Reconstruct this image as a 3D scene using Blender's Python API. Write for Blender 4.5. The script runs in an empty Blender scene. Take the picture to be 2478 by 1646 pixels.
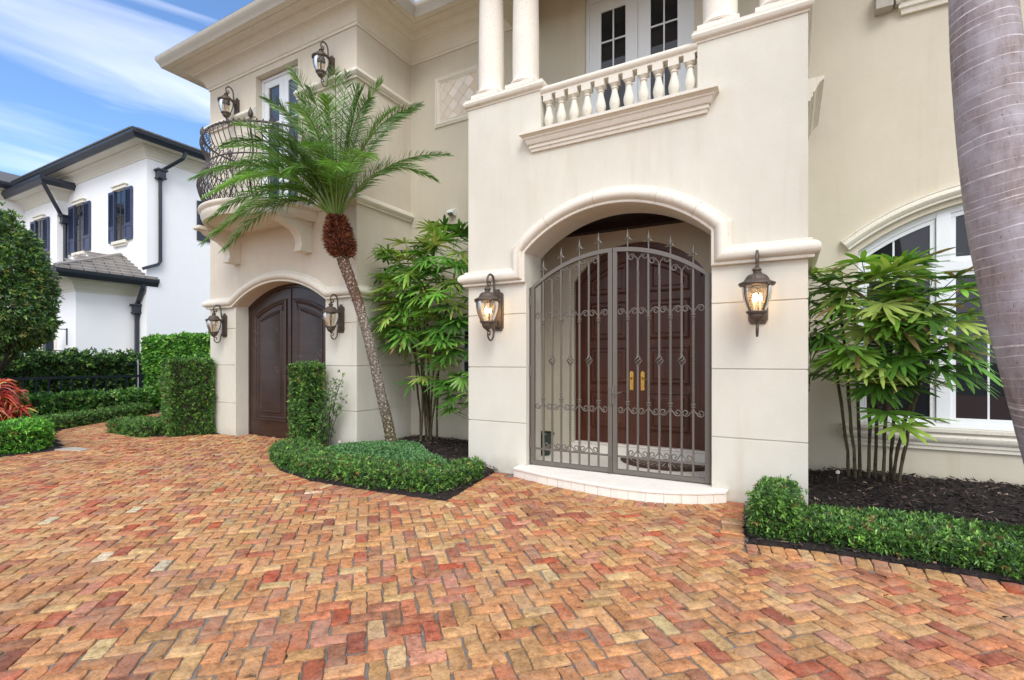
import bpy, math, random
import numpy as np
from mathutils import Vector
random.seed(7)
rng = np.random.default_rng(11)
PI = math.pi
scene = bpy.context.scene
COL = scene.collection

# ------------------------------------------------------------------ materials
MATS = {}
def lin(r, g, b):
    f = lambda c: (c/255/12.92) if c/255 <= 0.04045 else ((c/255+0.055)/1.055)**2.4
    return (f(r), f(g), f(b), 1.0)

class NT:
    def __init__(s, name):
        s.m = bpy.data.materials.new(name); s.m.use_nodes = True
        s.nt = s.m.node_tree; s.N = s.nt.nodes; s.L = s.nt.links
        s.b = s.N['Principled BSDF']; s.out = s.N['Material Output']
        s.tc = s.N.new('ShaderNodeTexCoord')
    def n(s, t, **k):
        o = s.N.new(t)
        for a, v in k.items(): setattr(o, a, v)
        return o
    def l(s, a, b): s.L.new(a, b)
    def noise(s, scale, detail=4, rough=.55, vec=None, stretch=None, dist=0):
        o = s.n('ShaderNodeTexNoise'); o.inputs['Scale'].default_value = scale
        o.inputs['Detail'].default_value = detail; o.inputs['Roughness'].default_value = rough
        o.inputs['Distortion'].default_value = dist
        v = vec or s.tc.outputs['Object']
        if stretch:
            mp = s.n('ShaderNodeMapping'); mp.inputs['Scale'].default_value = stretch
            s.l(v, mp.inputs['Vector']); v = mp.outputs['Vector']
        s.l(v, o.inputs['Vector']); return o.outputs['Fac']
    def ramp(s, fac, stops):
        o = s.n('ShaderNodeValToRGB'); e = o.color_ramp.elements
        while len(e) < len(stops): e.new(.5)
        for x, (p, c) in zip(e, stops):
            x.position = p; x.color = c if len(c) == 4 else (*c, 1)
        s.l(fac, o.inputs['Fac']); return o.outputs['Color']
    def mix(s, fac, a, b, mode='MIX'):
        o = s.n('ShaderNodeMix', data_type='RGBA', blend_type=mode)
        for i, v in ((0, fac), (6, a), (7, b)):
            if hasattr(v, 'is_linked') or hasattr(v, 'links'): s.l(v, o.inputs[i])
            else: o.inputs[i].default_value = v
        return o.outputs[2]
    def bump(s, fac, strength, dist=.01, prev=None):
        o = s.n('ShaderNodeBump'); o.inputs['Strength'].default_value = strength
        o.inputs['Distance'].default_value = dist; s.l(fac, o.inputs['Height'])
        if prev: s.l(prev, o.inputs['Normal'])
        return o.outputs['Normal']
    def fin(s, col=None, rough=.6, normal=None, metal=0, spec=None):
        if col is not None:
            if hasattr(col, 'links'): s.l(col, s.b.inputs['Base Color'])
            else: s.b.inputs['Base Color'].default_value = col
        if hasattr(rough, 'links'): s.l(rough, s.b.inputs['Roughness'])
        else: s.b.inputs['Roughness'].default_value = rough
        s.b.inputs['Metallic'].default_value = metal
        if spec is not None: s.b.inputs['Specular IOR Level'].default_value = spec
        if normal: s.l(normal, s.b.inputs['Normal'])
        return s.m

def sc(c, k): return (c[0]*k, c[1]*k, c[2]*k, 1)
def stucco(name, c, var=.06, bump=.35, streak=.08):
    t = NT(name)
    big = t.noise(.9, 5, .6); mid = t.noise(7, 4, .6, stretch=(1, 1, .35))
    st = t.noise(5, 5, .65, stretch=(1, 1, .09))
    c1 = t.mix(t.ramp(big, [(.3, (0, 0, 0)), (.7, (1, 1, 1))]), sc(c, 1-var), sc(c, 1+var*.5))
    c2 = t.mix(t.ramp(mid, [(.35, (0, 0, 0)), (.75, (.5, .5, .5))]), c1, sc((c[0], c[1]*.985, c[2]*.95), 1-var))
    c3 = t.mix(t.ramp(st, [(.55, (0, 0, 0)), (.8, (streak*5,)*3)]), c2, sc((c[0]*.98, c[1]*.93, c[2]*.84), .86))
    # splash-back dirt along the foot of the wall
    sep = t.n('ShaderNodeSeparateXYZ'); t.l(t.tc.outputs['Object'], sep.inputs[0])
    zr = t.n('ShaderNodeMapRange'); t.l(sep.outputs['Z'], zr.inputs[0]); zr.inputs[1].default_value = -.12; zr.inputs[2].default_value = .34; zr.inputs[3].default_value = 1; zr.inputs[4].default_value = 0
    dm = t.n('ShaderNodeMath', operation='MULTIPLY'); t.l(zr.outputs[0], dm.inputs[0]); t.l(t.noise(6, 6, .7), dm.inputs[1])
    c3 = t.mix(t.ramp(dm.outputs[0], [(.22, (0, 0, 0)), (.62, (.55, .55, .55))]), c3, sc((c[0]*.9, c[1]*.82, c[2]*.7), .62))
    f = t.noise(260, 3, .6); g = t.noise(38, 4, .6); h = t.noise(9, 3, .5)
    n = t.bump(f, bump*.55, .002); n = t.bump(g, bump*.45, .006, n); n = t.bump(h, bump*.3, .012, n)
    return t.fin(c3, .82, n, spec=.25)
def stone(name, c, pit=.5):
    t = NT(name)
    a = t.noise(3.2, 6, .65); b = t.noise(45, 4, .7); st = t.noise(9, 5, .6, stretch=(1, 1, .15))
    c1 = t.mix(a, sc(c, .88), sc(c, 1.07))
    c2 = t.mix(t.ramp(b, [(.30, (1, 1, 1)), (.42, (0, 0, 0))]), c1, sc((c[0]*.95, c[1]*.9, c[2]*.8), .72))
    c3 = t.mix(t.ramp(st, [(.58, (0, 0, 0)), (.85, (.45, .45, .45))]), c2, sc((c[0]*.95, c[1]*.86, c[2]*.7), .7))
    n = t.bump(b, pit*.5, .003); n = t.bump(t.noise(180, 2, .5), pit*.3, .002, n)
    return t.fin(c3, .75, n, spec=.3)
def plain(name, c, rough=.5, var=.12, bump=.1, metal=0, scale=14, spec=None):
    t = NT(name)
    a = t.noise(scale, 5, .6)
    n = t.bump(t.noise(scale*9, 3, .6), bump, .002)
    rr = t.n('ShaderNodeMapRange'); t.l(a, rr.inputs[0]); rr.inputs[3].default_value = max(0, rough-.1); rr.inputs[4].default_value = min(1, rough+.12)
    return t.fin(t.mix(a, sc(c, 1-var), sc(c, 1+var)), rr.outputs[0], n, metal, spec)
def wood(name, ca, cb, rough=.35, axis=(1, 1, .05), wear=None, scale=18, bump=.25):
    t = NT(name)
    a = t.noise(scale, 6, .65, stretch=axis, dist=.6); b = t.noise(2.5, 4, .6)
    c = t.mix(t.ramp(a, [(.3, (0, 0, 0)), (.7, (1, 1, 1))]), ca, cb)
    c = t.mix(b, sc(c_avg(ca, cb), .7) if False else ca, c)
    rgh = t.n('ShaderNodeMapRange'); t.l(b, rgh.inputs[0]); rgh.inputs[3].default_value = rough-.12; rgh.inputs[4].default_value = rough+.2
    if wear:
        w = t.noise(26, 6, .75, stretch=(1, 1, .5)); w2 = t.noise(1.7, 3, .5)
        m = t.n('ShaderNodeMath', operation='MULTIPLY'); t.l(w, m.inputs[0]); t.l(w2, m.inputs[1])
        c = t.mix(t.ramp(m.outputs[0], [(.375, (0, 0, 0)), (.42, (1, 1, 1))]), c, wear)
    n = t.bump(a, bump, .002)
    return t.fin(c, rgh.outputs[0], n)
def attr_mat(name, rough=.5, noise_scale=40, var=.25, bump=.4, bdist=.004, transl=0, speck=None, spec=None, satfac=None):
    t = NT(name)
    at = t.n('ShaderNodeAttribute', attribute_name='Col')
    a = t.noise(noise_scale, 5, .65)
    lo = (1-var,)*3+(1,); hi = (1+var,)*3+(1,)
    c = t.mix(1.0, at.outputs['Color'], t.mix(a, lo, hi), 'MULTIPLY')
    if speck:
        s1 = t.noise(speck[0], 5, .75)
        c = t.mix(t.ramp(s1, [(speck[1], (0, 0, 0)), (speck[1]+.05, (1, 1, 1))]), c, speck[2])
        s2 = t.noise(speck[0]*.7, 4, .7)
        c = t.mix(t.ramp(s2, [(.24, (.8, .8, .8)), (.34, (0, 0, 0))]), c, lin(60, 42, 34))
        s3 = t.noise(7, 5, .6)
        c = t.mix(t.ramp(s3, [(.56, (0, 0, 0)), (.76, (.42, .42, .42))]), c, lin(196, 180, 162))
    n = t.bump(t.noise(noise_scale*3, 4, .7), bump, bdist) if bump else None
    m = t.fin(c, rough, n, spec=spec)
    if transl:
        tr = t.n('ShaderNodeBsdfTranslucent'); t.l(t.mix(1.0, c, (1.15, 1.2, .75, 1), 'MULTIPLY'), tr.inputs['Color'])
        mx = t.n('ShaderNodeMixShader'); mx.inputs[0].default_value = transl
        t.l(t.b.outputs[0], mx.inputs[1]); t.l(tr.outputs[0], mx.inputs[2]); t.l(mx.outputs[0], t.out.inputs['Surface'])
    return m
def glass_dark(name, ior=1.5, c=(.012, .014, .018, 1), rough=.015):
    t = NT(name)
    n = t.bump(t.noise(1.6, 2, .4), .03, .02)
    m = t.fin(c, rough, n); t.b.inputs['IOR'].default_value = ior
    return m

# ------------------------------------------------------------------ mesh builder
class MB:
    def __init__(s): s.V = []; s.F = []; s.C = []; s.n = 0
    def add(s, v, f, c=None):
        v = np.asarray(v, float).reshape(-1, 3)
        s.V.append(v)
        n = s.n
        s.F.extend([tuple(i+n for i in q) for q in f])
        s.C.append(np.tile(np.array(c if c is not None else (1, 1, 1), float)[:3], (len(v), 1)) if (c is None or np.ndim(c) == 1) else np.asarray(c, float))
        s.n += len(v); return s
    def box(s, x0, x1, y0, y1, z0, z1, c=None):
        v = [(x, y, z) for z in (z0, z1) for y in (y0, y1) for x in (x0, x1)]
        return s.add(v, [(0, 2, 3, 1), (4, 5, 7, 6), (0, 1, 5, 4), (2, 6, 7, 3), (0, 4, 6, 2), (1, 3, 7, 5)], c)
    def prism(s, poly, a, b, ax='y', c=None):
        # poly in the two remaining axes; ax y -> (x,z), x -> (y,z), z -> (x,y)
        n = len(poly)
        area = sum(poly[i][0]*poly[(i+1) % n][1]-poly[(i+1) % n][0]*poly[i][1] for i in range(n))
        if area < 0: poly = poly[::-1]
        if ax == 'y': P = lambda p, t: (p[0], t, p[1])
        elif ax == 'x': P = lambda p, t: (t, p[0], p[1])
        else: P = lambda p, t: (p[0], p[1], t)
        a, b = min(a, b), max(a, b)
        v = [P(p, a) for p in poly]+[P(p, b) for p in poly]
        f = [tuple(range(n))[::-1], tuple(range(n, 2*n))]+[(i, (i+1) % n, n+(i+1) % n, n+i) for i in range(n)]
        if ax == 'y': f = [q[::-1] for q in f]
        return s.add(v, f, c)
    def lathe(s, prof, cx=0, cy=0, cz=0, n=20, rib=0, ribn=0, c=None, sx=1, sy=1, rot=0):
        v = []; m = len(prof)
        for r, z in prof:
            for k in range(n):
                a = 2*PI*k/n+rot
                v.append((cx+r*math.cos(a)*sx, cy+r*math.sin(a)*sy, cz+z))
        f = []
        for i in range(m-1):
            for k in range(n):
                k2 = (k+1) % n
                f.append((i*n+k, i*n+k2, (i+1)*n+k2, (i+1)*n+k))
        f.append(tuple(range(n))[::-1]); f.append(tuple((m-1)*n+k for k in range(n)))
        return s.add(v, f, c)
    def tube(s, pts, r, n=6, flat=1.0, c=None, twist=0):
        P = [Vector(p) for p in pts]; m = len(P)
        rs = r if hasattr(r, '__len__') else [r]*m
        t0 = (P[1]-P[0]).normalized()
        ref = Vector((0, 0, 1)) if abs(t0.z) < .9 else Vector((0, 1, 0))
        u = t0.cross(ref).normalized(); v = []
        for i in range(m):
            t = (P[min(i+1, m-1)]-P[max(i-1, 0)])
            t = t.normalized() if t.length > 1e-9 else t0
            u = (u-t*u.dot(t)); u = u.normalized() if u.length > 1e-6 else t.orthogonal().normalized()
            w = t.cross(u)
            for k in range(n):
                a = 2*PI*k/n+twist*i+PI/n
                v.append(P[i]+u*(rs[i]*math.cos(a))+w*(rs[i]*flat*math.sin(a)))
        f = [(i*n+k, i*n+(k+1) % n, (i+1)*n+(k+1) % n, (i+1)*n+k) for i in range(m-1) for k in range(n)]
        f.append(tuple(range(n))[::-1]); f.append(tuple((m-1)*n+k for k in range(n)))
        return s.add([tuple(q) for q in v], f, c)
    def sweep(s, pts, Ds, Ws, prof, cap=True, c=None):
        # prof closed list of (d,w)
        m = len(prof); v = []
        for p, D, W in zip(pts, Ds, Ws):
            for d, w in prof:
                v.append((p[0]+d*D[0]+w*W[0], p[1]+d*D[1]+w*W[1], p[2]+d*D[2]+w*W[2]))
        f = []
        for i in range(len(pts)-1):
            for k in range(m):
                k2 = (k+1) % m
                f.append((i*m+k, i*m+k2, (i+1)*m+k2, (i+1)*m+k))
        if cap: f.append(tuple(range(m))[::-1]); f.append(tuple((len(pts)-1)*m+k for k in range(m)))
        return s.add(v, f, c)
    def wallpath(s, path, prof, y, c=None):
        """moulding on a facade plane Y=y (facing -Y). path: (x,z) list going left to right, prof (out, inplane-left)"""
        n = len(path); Ws = []
        for i in range(n):
            def nrm(a, b):
                dx, dz = b[0]-a[0], b[1]-a[1]; L = math.hypot(dx, dz); return (-dz/L, dx/L)
            if i == 0: w = nrm(path[0], path[1])
            elif i == n-1: w = nrm(path[-2], path[-1])
            else:
                a = nrm(path[i-1], path[i]); b = nrm(path[i], path[i+1])
                k = 1+a[0]*b[0]+a[1]*b[1]; w = ((a[0]+b[0])/k, (a[1]+b[1])/k)
            Ws.append((w[0], 0, w[1]))
        return s.sweep([(p[0], y, p[1]) for p in path], [(0, -1, 0)]*n, Ws, prof, c=c)
    def horiz(s, path, prof, c=None, cap=True):
        """moulding along horizontal plan path (x,y), outside is to the right of travel. prof (out, z)"""
        n = len(path); Ds = []
        for i in range(n):
            def nrm(a, b):
                dx, dy = b[0]-a[0], b[1]-a[1]; L = math.hypot(dx, dy); return (dy/L, -dx/L)
            if i == 0: w = nrm(path[0], path[1])
            elif i == n-1: w = nrm(path[-2], path[-1])
            else:
                a = nrm(path[i-1], path[i]); b = nrm(path[i], path[i+1])
                k = 1+a[0]*b[0]+a[1]*b[1]; w = ((a[0]+b[0])/k, (a[1]+b[1])/k)
            Ds.append((w[0], w[1], 0))
        return s.sweep([(p[0], p[1], 0) for p in path], Ds, [(0, 0, 1)]*n, prof, c=c, cap=cap)
    def build(s, name, mat, parent=None, smooth=None, bevel=0, loc=None, attr=False):
        me = bpy.data.meshes.new(name)
        V = np.concatenate(s.V) if s.V else np.zeros((0, 3))
        me.from_pydata(V.tolist(), [], s.F); me.update()
        if attr:
            Cc = np.concatenate(s.C); a = me.color_attributes.new('Col', 'FLOAT_COLOR', 'POINT')
            a.data.foreach_set('color', np.concatenate([Cc, np.ones((len(Cc), 1))], 1).astype(np.float32).ravel())
        if smooth is not None:
            me.polygons.foreach_set('use_smooth', [True]*len(me.polygons))
            me.set_sharp_from_angle(angle=math.radians(smooth))
        o = bpy.data.objects.new(name, me); COL.objects.link(o)
        me.materials.append(mat)
        if parent:
            o.parent = parent
            o.matrix_parent_inverse = PINV(parent)
        if bevel:
            md = o.modifiers.new('bevel', 'BEVEL'); md.width = bevel; md.segments = 2; md.limit_method = 'ANGLE'; md.angle_limit = math.radians(40)
            md.harden_normals = False
        return o
from mathutils import Matrix
def WM(o):
    b = Matrix.LocRotScale(o.location, o.rotation_euler, o.scale)
    return WM(o.parent) @ o.matrix_parent_inverse @ b if o.parent else b
def PINV(p):
    # part geometry is written in world coordinates: cancel the parent's own place
    return WM(p).inverted()
def fast(name, V, F4, mat, parent=None, C=None, smooth=False):
    """numpy quads"""
    me = bpy.data.meshes.new(name)
    V = np.asarray(V, np.float32); F4 = np.asarray(F4, np.int32)
    me.vertices.add(len(V)); me.vertices.foreach_set('co', V.ravel())
    k = F4.shape[1]
    me.loops.add(F4.size); me.loops.foreach_set('vertex_index', F4.ravel())
    me.polygons.add(len(F4)); me.polygons.foreach_set('loop_start', np.arange(0, F4.size, k, dtype=np.int32))
    try: me.polygons.foreach_set('loop_total', np.full(len(F4), k, np.int32))
    except Exception: pass
    me.update(calc_edges=True); me.validate()
    if C is not None:
        a = me.color_attributes.new('Col', 'FLOAT_COLOR', 'POINT')
        a.data.foreach_set('color', np.concatenate([C, np.ones((len(C), 1))], 1).astype(np.float32).ravel())
    if smooth: me.polygons.foreach_set('use_smooth', [True]*len(me.polygons))
    o = bpy.data.objects.new(name, me); COL.objects.link(o); me.materials.append(mat)
    if parent: o.parent = parent; o.matrix_parent_inverse = PINV(parent)
    return o
def thing(name, label, cat, loc=(0, 0, 0), group=None, rot=0):
    o = bpy.data.objects.new(name, None); COL.objects.link(o); o.location = loc; o.rotation_euler = (0, 0, rot)
    o.empty_display_size = .2
    o['label'] = label; o['category'] = cat
    if group: o['group'] = group
    return o
def tag(o, label, cat, group=None, kind=None):
    o['label'] = label; o['category'] = cat
    if group: o['group'] = group
    if kind: o['kind'] = kind
    return o
def structure(o): o['kind'] = 'structure'; return o
def gz(x):
    """the paving falls very slightly towards the entry"""
    return -.10-.008*(min(-2.0, max(-12.0, x))+2.0)
gzv = np.vectorize(gz)

# leaves as quad strips -------------------------------------------------------
def nz(a): return a/np.maximum(np.linalg.norm(a, axis=-1, keepdims=True), 1e-9)
class Leaves:
    def __init__(s): s.V = []; s.F = []; s.C = []; s.n = 0
    def add(s, base, d, L, W, col, droop=0., prof=(.35, 1., .08), up=None, curl=None, fold=0.):
        base = np.asarray(base, float); N = len(base); d = nz(np.asarray(d, float))
        L = np.broadcast_to(np.asarray(L, float), (N,)); W = np.broadcast_to(np.asarray(W, float), (N,))
        droop = np.broadcast_to(np.asarray(droop, float), (N,))
        if up is None: up = rng.normal(size=(N, 3))+np.array([0, 0, 1.2])
        side = nz(np.cross(d, up)); k = len(prof); out = np.zeros((N, k, 2, 3))
        for i, w in enumerate(prof):
            t = i/(k-1)
            c = base+d*(L*t)[:, None]; c[:, 2] -= droop*L*t*t
            out[:, i, 0] = c-side*(W*w*.5)[:, None]; out[:, i, 1] = c+side*(W*w*.5)[:, None]
        V = out.reshape(-1, 3); ids = np.arange(N)[:, None]*(2*k)+s.n
        q = [np.stack([ids[:, 0]+2*i, ids[:, 0]+2*i+1, ids[:, 0]+2*i+3, ids[:, 0]+2*i+2], 1) for i in range(k-1)]
        s.V.append(V); s.F.append(np.concatenate(q)); s.C.append(np.repeat(np.broadcast_to(col, (N, 3)), 2*k, axis=0)); s.n += len(V)
        return s
    def build(s, name, mat, parent=None):
        return fast(name, np.concatenate(s.V), np.concatenate(s.F), mat, parent, np.concatenate(s.C))
def pick(cols, N, jit=.15, w=None):
    cols = np.array([lin(*c)[:3] for c in cols]); i = rng.choice(len(cols), N, p=w)
    return np.clip(cols[i]*(1+rng.normal(size=(N, 1))*jit)*(1+rng.normal(size=(N, 3))*jit*.25), .002, .9)

M = {}
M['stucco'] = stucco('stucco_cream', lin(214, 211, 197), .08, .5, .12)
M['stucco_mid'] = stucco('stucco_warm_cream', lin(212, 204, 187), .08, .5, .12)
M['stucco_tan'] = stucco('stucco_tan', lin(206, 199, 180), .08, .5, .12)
M['trim'] = stone('cast_stone_cream', lin(224, 219, 204))
M['trimw'] = stone('cast_stone_pale', lin(236, 229, 215))
M['limestone'] = stone('step_limestone', lin(238, 232, 220), .35)
M['fascia'] = stone('weathered_fascia', lin(180, 176, 164))
M['white'] = plain('white_window_paint', lin(225, 230, 232), .35, .03, .04)
M['nb_white'] = stucco('neighbour_white_stucco', lin(242, 243, 244), .015, .15, .01)
M['nb_trim'] = stucco('neighbour_cream_cornice', lin(226, 221, 208), .03, .1, .02)
M['navy'] = plain('dark_navy_metal', lin(44, 49, 60), .4, .1, .05)
M['navy_blue'] = plain('navy_blue_shutter_paint', lin(50, 62, 92), .4, .1, .05)
M['tile'] = plain('grey_roof_tile', lin(92, 90, 88), .8, .35, .5, scale=5)
M['glass'] = glass_dark('window_glass')
M['glass_blue'] = glass_dark('sky_reflecting_glass', 1.9, (.01, .014, .03, 1))
M['bronze'] = plain('weathered_bronze', lin(98, 87, 78), .5, .28, .35, .55, 30)
M['iron'] = plain('dark_iron', lin(74, 68, 66), .5, .2, .2, .4, 30)
M['gate'] = plain('grey_bronze_gate_paint', lin(104, 98, 90), .42, .08, .1, .15, 25)
M['black'] = plain('black_fence_paint', lin(36, 44, 54), .4, .1, .1)
M['gdoor'] = wood('espresso_garage_wood', lin(46, 30, 24), lin(74, 52, 43), .28, (.12, 1, 1), lin(150, 138, 134), 10, .3)
M['maho'] = wood('mahogany', lin(66, 30, 15), lin(114, 60, 32), .34, bump=.12)
M['beam'] = wood('dark_beam', lin(26, 14, 11), lin(40, 20, 16), .6)
M['brass'] = plain('brass', lin(214, 176, 92), .25, .1, .05, 1.0)
M['leaf'] = attr_mat('leaf', .42, 30, .15, 0, transl=.22)
M['palmleaf'] = attr_mat('palm_leaf', .38, 20, .12, 0, transl=.25)
M['twig'] = plain('hedge_twigs', lin(52, 46, 34), .85, .3, .4)
M['mulchchip'] = attr_mat('mulch_chips', .75, 50, .35, .4)
# ------------------------------------------------------------------ beds (plan outlines)
BED1 = [(-7.62, 6.2), (-7.6, 5.5), (-7.05, 4.95), (-6.3, 4.55), (-5.4, 4.36), (-4.4, 4.40), (-3.36, 4.52), (-3.62, 6.0), (-3.75, 6.2), (-3.8, 7.6), (-6.43, 7.6), (-6.43, 6.11)]
BED2 = [(-.42, 6.11), (-.33, 4.76), (.26, 4.86), (1.44, 4.84), (2.6, 4.6), (4.2, 4.2), (6, 3.6), (6, 8), (.19, 8), (.19, 6.11)]
BED3 = [(-11.25, 4.95), (-10.45, 5.95), (-10.3, 6.11), (-10.75, 6.12), (-10.75, 9), (-15.4, 9), (-15.2, 7.9), (-14.0, 5.75), (-13.2, 5.45)]
BED4 = [(-10.95, -6), (-10.95, 3.72), (-13.0, 4.3), (-14.05, 4.75), (-15.75, 7.25), (-16.4, 9), (-60, 9), (-60, -6)]
STEP = [(-3.27, 6.11), (-3.27, 5.93), (-2.85, 5.80), (-2.42, 5.70), (-2.05, 5.64), (-1.72, 5.61), (-1.4, 5.63), (-1.1, 5.71), (-.84, 5.83), (-.60, 6.0), (-.60, 6.11)]
def inside(P, poly):
    x, y = P[:, 0], P[:, 1]; r = np.zeros(len(P), bool); n = len(poly)
    for i in range(n):
        x1, y1 = poly[i]; x2, y2 = poly[(i+1) % n]
        c = ((y1 > y) != (y2 > y)) & (x < (x2-x1)*(y-y1)/((y2-y1) or 1e-9)+x1); r ^= c
    return r
def dist_line(P, pts):
    d = np.full(len(P), 1e9)
    for a, b in zip(pts[:-1], pts[1:]):
        a = np.array(a); b = np.array(b); ab = b-a; t = np.clip(((P-a)@ab)/(ab@ab), 0, 1)
        d = np.minimum(d, np.linalg.norm(P-(a+t[:, None]*ab), axis=1))
    return d

# ground under everything
t = NT('joint_sand'); a = t.noise(60, 5, .7); b = t.noise(2, 4, .6)
c = t.mix(a, lin(44, 38, 32), lin(176, 170, 160)); c = t.mix(t.ramp(b, [(.35, (0, 0, 0)), (.65, (1, 1, 1))]), c, lin(110, 98, 84))
M['sand'] = t.fin(c, .9, t.bump(a, .6, .006))
t = NT('lawn_and_soil'); a = t.noise(.6, 6, .6)
M['soil'] = t.fin(t.mix(a, lin(84, 92, 58), lin(70, 84, 46)), .95)
t = NT('mulch'); a = t.noise(40, 6, .75, stretch=(1, 2.2, 1), dist=1.5); b = t.noise(5, 4, .6)
c = t.mix(t.ramp(a, [(.35, (0, 0, 0)), (.68, (1, 1, 1))]), lin(24, 19, 18), lin(72, 56, 48))
M['mulch'] = t.fin(t.mix(b, c, lin(38, 30, 27)), .9, t.bump(a, 1, .03))
g = MB(); g.add([(-400, -400, -.28), (400, -400, -.28), (400, 400, -.28), (-400, 400, -.28)], [(0, 1, 2, 3)])
structure(g.build('ground', M['soil']))
# sand bed of the driveway follows the slope
xs = [-60, -12, -2, 12]; g = MB()
v = []; f = []
for i, x in enumerate(xs):
    for y in (-14, 9): v.append((x, y, gz(x)-.0125))
for i in range(3): f.append((2*i, 2*i+2, 2*i+3, 2*i+1))
g.add(v, f); structure(g.build('driveway_base', M['sand']))

# --- clay bricks, 45 degree herringbone, each brick modelled, one paving object
W_, G_ = .1050, .0125
PAL = [(201, 142, 96), (205, 151, 103), (208, 161, 112), (211, 171, 121), (194, 124, 88), (186, 106, 78), (190, 98, 68), (168, 98, 76), (214, 184, 134), (196, 138, 112), (178, 122, 92), (222, 206, 172), (158, 102, 78), (194, 150, 100)]
PW = np.array([22, 22, 16, 7, 12, 6, 1.8, 2.0, 1.6, 6, 8, .25, 1.6, 12]); PW /= PW.sum()
def brick_mesh(cx, cy, ang, L, W, z, name, N=14, seed=3):
    r = np.random.default_rng(seed); n = len(cx)
    # rounded worn outline with N points
    th = np.array([0, .09, .2, .5, .8, .91])  # unused spacing helper
    pts = []
    rr = .12
    prof = [(-1+.05, -1), (-.45, -1), (.05, -1), (.5, -1), (1-.05, -1), (1, -1+.13), (1, 0), (1, 1-.13), (1-.05, 1), (.5, 1), (0, 1), (-.45, 1), (-1+.05, 1), (-1, 1-.13), (-1, 0), (-1, -1+.13)]
    N = len(prof); pr = np.array(prof)
    jit = r.normal(size=(n, N, 2))*.0034
    base = np.stack([pr[None, :, 0]*L[:, None]/2, pr[None, :, 1]*W[:, None]/2], -1)+jit
    big = r.random(n) < .1
    k = r.integers(0, N, n); base[np.arange(n)[big], k[big]] *= .86
    tilt = r.normal(size=(n, 2))*.012
    rings = []
    for s_, dz in ((0.0, .0), (None, -.0005), (None, -.005), (None, -.035)):
        rings.append((s_, dz))
    V = []
    ca, sa = np.cos(ang), np.sin(ang)
    def place(P, dz):
        zz = z[:, None]+dz+P[..., 0]*tilt[:, :1]+P[..., 1]*tilt[:, 1:]
        X = cx[:, None]+P[..., 0]*ca[:, None]-P[..., 1]*sa[:, None]
        Y = cy[:, None]+P[..., 0]*sa[:, None]+P[..., 1]*ca[:, None]
        return np.stack([X, Y, zz], -1)
    inset = base-np.sign(base)*np.minimum(np.abs(base), np.array([.0048, .0048]))*1.0
    V.append(place(inset, r.normal(size=(n, N))*.0006))
    mid = base-np.sign(base)*.0016
    V.append(place(mid, -.0014+r.normal(size=(n, N))*.0006))
    V.append(place(base, -.0050+0*jit[..., 0])); V.append(place(base*1.0, -.04+0*jit[..., 0]))
    V = np.concatenate(V, 1)                      # n, 4N, 3
    ids = (np.arange(n)*4*N)[:, None]
    quads = []
    for ring in range(3):
        for i in range(N):
            j = (i+1) % N
            quads.append(np.concatenate([ids+(ring+1)*N+i, ids+(ring+1)*N+j, ids+ring*N+j, ids+ring*N+i], 1))
    # top: strips between the two long sides (points 0..4 and 12..8)
    for a, b in zip((0, 1, 2, 3), (12, 11, 10, 9)):
        quads.append(np.concatenate([ids+a, ids+a+1, ids+b-1, ids+b], 1))
    quads.append(np.concatenate([ids+4, ids+5, ids+6, ids+6], 1)[:0])
    # end caps of the top outline
    quads.append(np.concatenate([ids+4, ids+5, ids+7, ids+8], 1)); quads.append(np.concatenate([ids+15, ids+0, ids+12, ids+13], 1))
    tri = np.concatenate([np.concatenate([ids+5, ids+6, ids+7], 1), np.concatenate([ids+13, ids+14, ids+15], 1)])
    cols = pick(PAL, n, .09, PW)*.80
    # larger zones of the drive are laid from redder or paler batches
    zone = np.sin(cx*1.1+cy*.7)+np.sin(cx*.43-cy*1.3+1)
    cols = cols*(1+.035*zone[:, None]*np.array([.4, .8, .7]))
    C = np.repeat(cols, 4*N, axis=0)
    Vf = V.reshape(-1, 3); Q = np.concatenate(quads)
    me = bpy.data.meshes.new(name)
    loops = np.concatenate([Q.ravel(), tri.ravel()]).astype(np.int32)
    starts = np.concatenate([np.arange(0, Q.size, 4), Q.size+np.arange(0, tri.size, 3)]).astype(np.int32)
    me.vertices.add(len(Vf)); me.vertices.foreach_set('co', Vf.astype(np.float32).ravel())
    me.loops.add(len(loops)); me.loops.foreach_set('vertex_index', loops)
    me.polygons.add(len(starts)); me.polygons.foreach_set('loop_start', starts)
    me.update(calc_edges=True)
    a = me.color_attributes.new('Col', 'FLOAT_COLOR', 'POINT')
    a.data.foreach_set('color', np.concatenate([C, np.ones((len(C), 1))], 1).astype(np.float32).ravel())
    o = bpy.data.objects.new(name, me); COL.objects.link(o)
    return o
t = NT('clay_brick'); at = t.n('ShaderNodeAttribute', attribute_name='Col')
n1_ = t.noise(17, 6, .7); n2_ = t.noise(55, 5, .75); n3_ = t.noise(5.5, 4, .6); n4_ = t.noise(110, 3, .8)
c = t.mix(1.0, at.outputs['Color'], t.ramp(n1_, [(.32, (.54, .50, .46)), (.48, (.96, .95, .94)), (.68, (1.32, 1.34, 1.32))]), 'MULTIPLY')
c = t.mix(1.0, c, t.ramp(n2_, [(.32, (.55, .5, .48)), (.46, (1, 1, 1)), (.66, (1.2, 1.2, 1.16))]), 'MULTIPLY')
c = t.mix(t.ramp(n3_, [(.48, (0, 0, 0)), (.72, (.45, .45, .45))]), c, lin(178, 152, 128))
c = t.mix(t.ramp(n4_, [(.245, (.9, .9, .9)), (.30, (0, 0, 0))]), c, lin(52, 38, 30))
c = t.mix(t.ramp(n4_, [(.665, (0, 0, 0)), (.71, (.85, .85, .85))]), c, lin(238, 230, 218))
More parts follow.
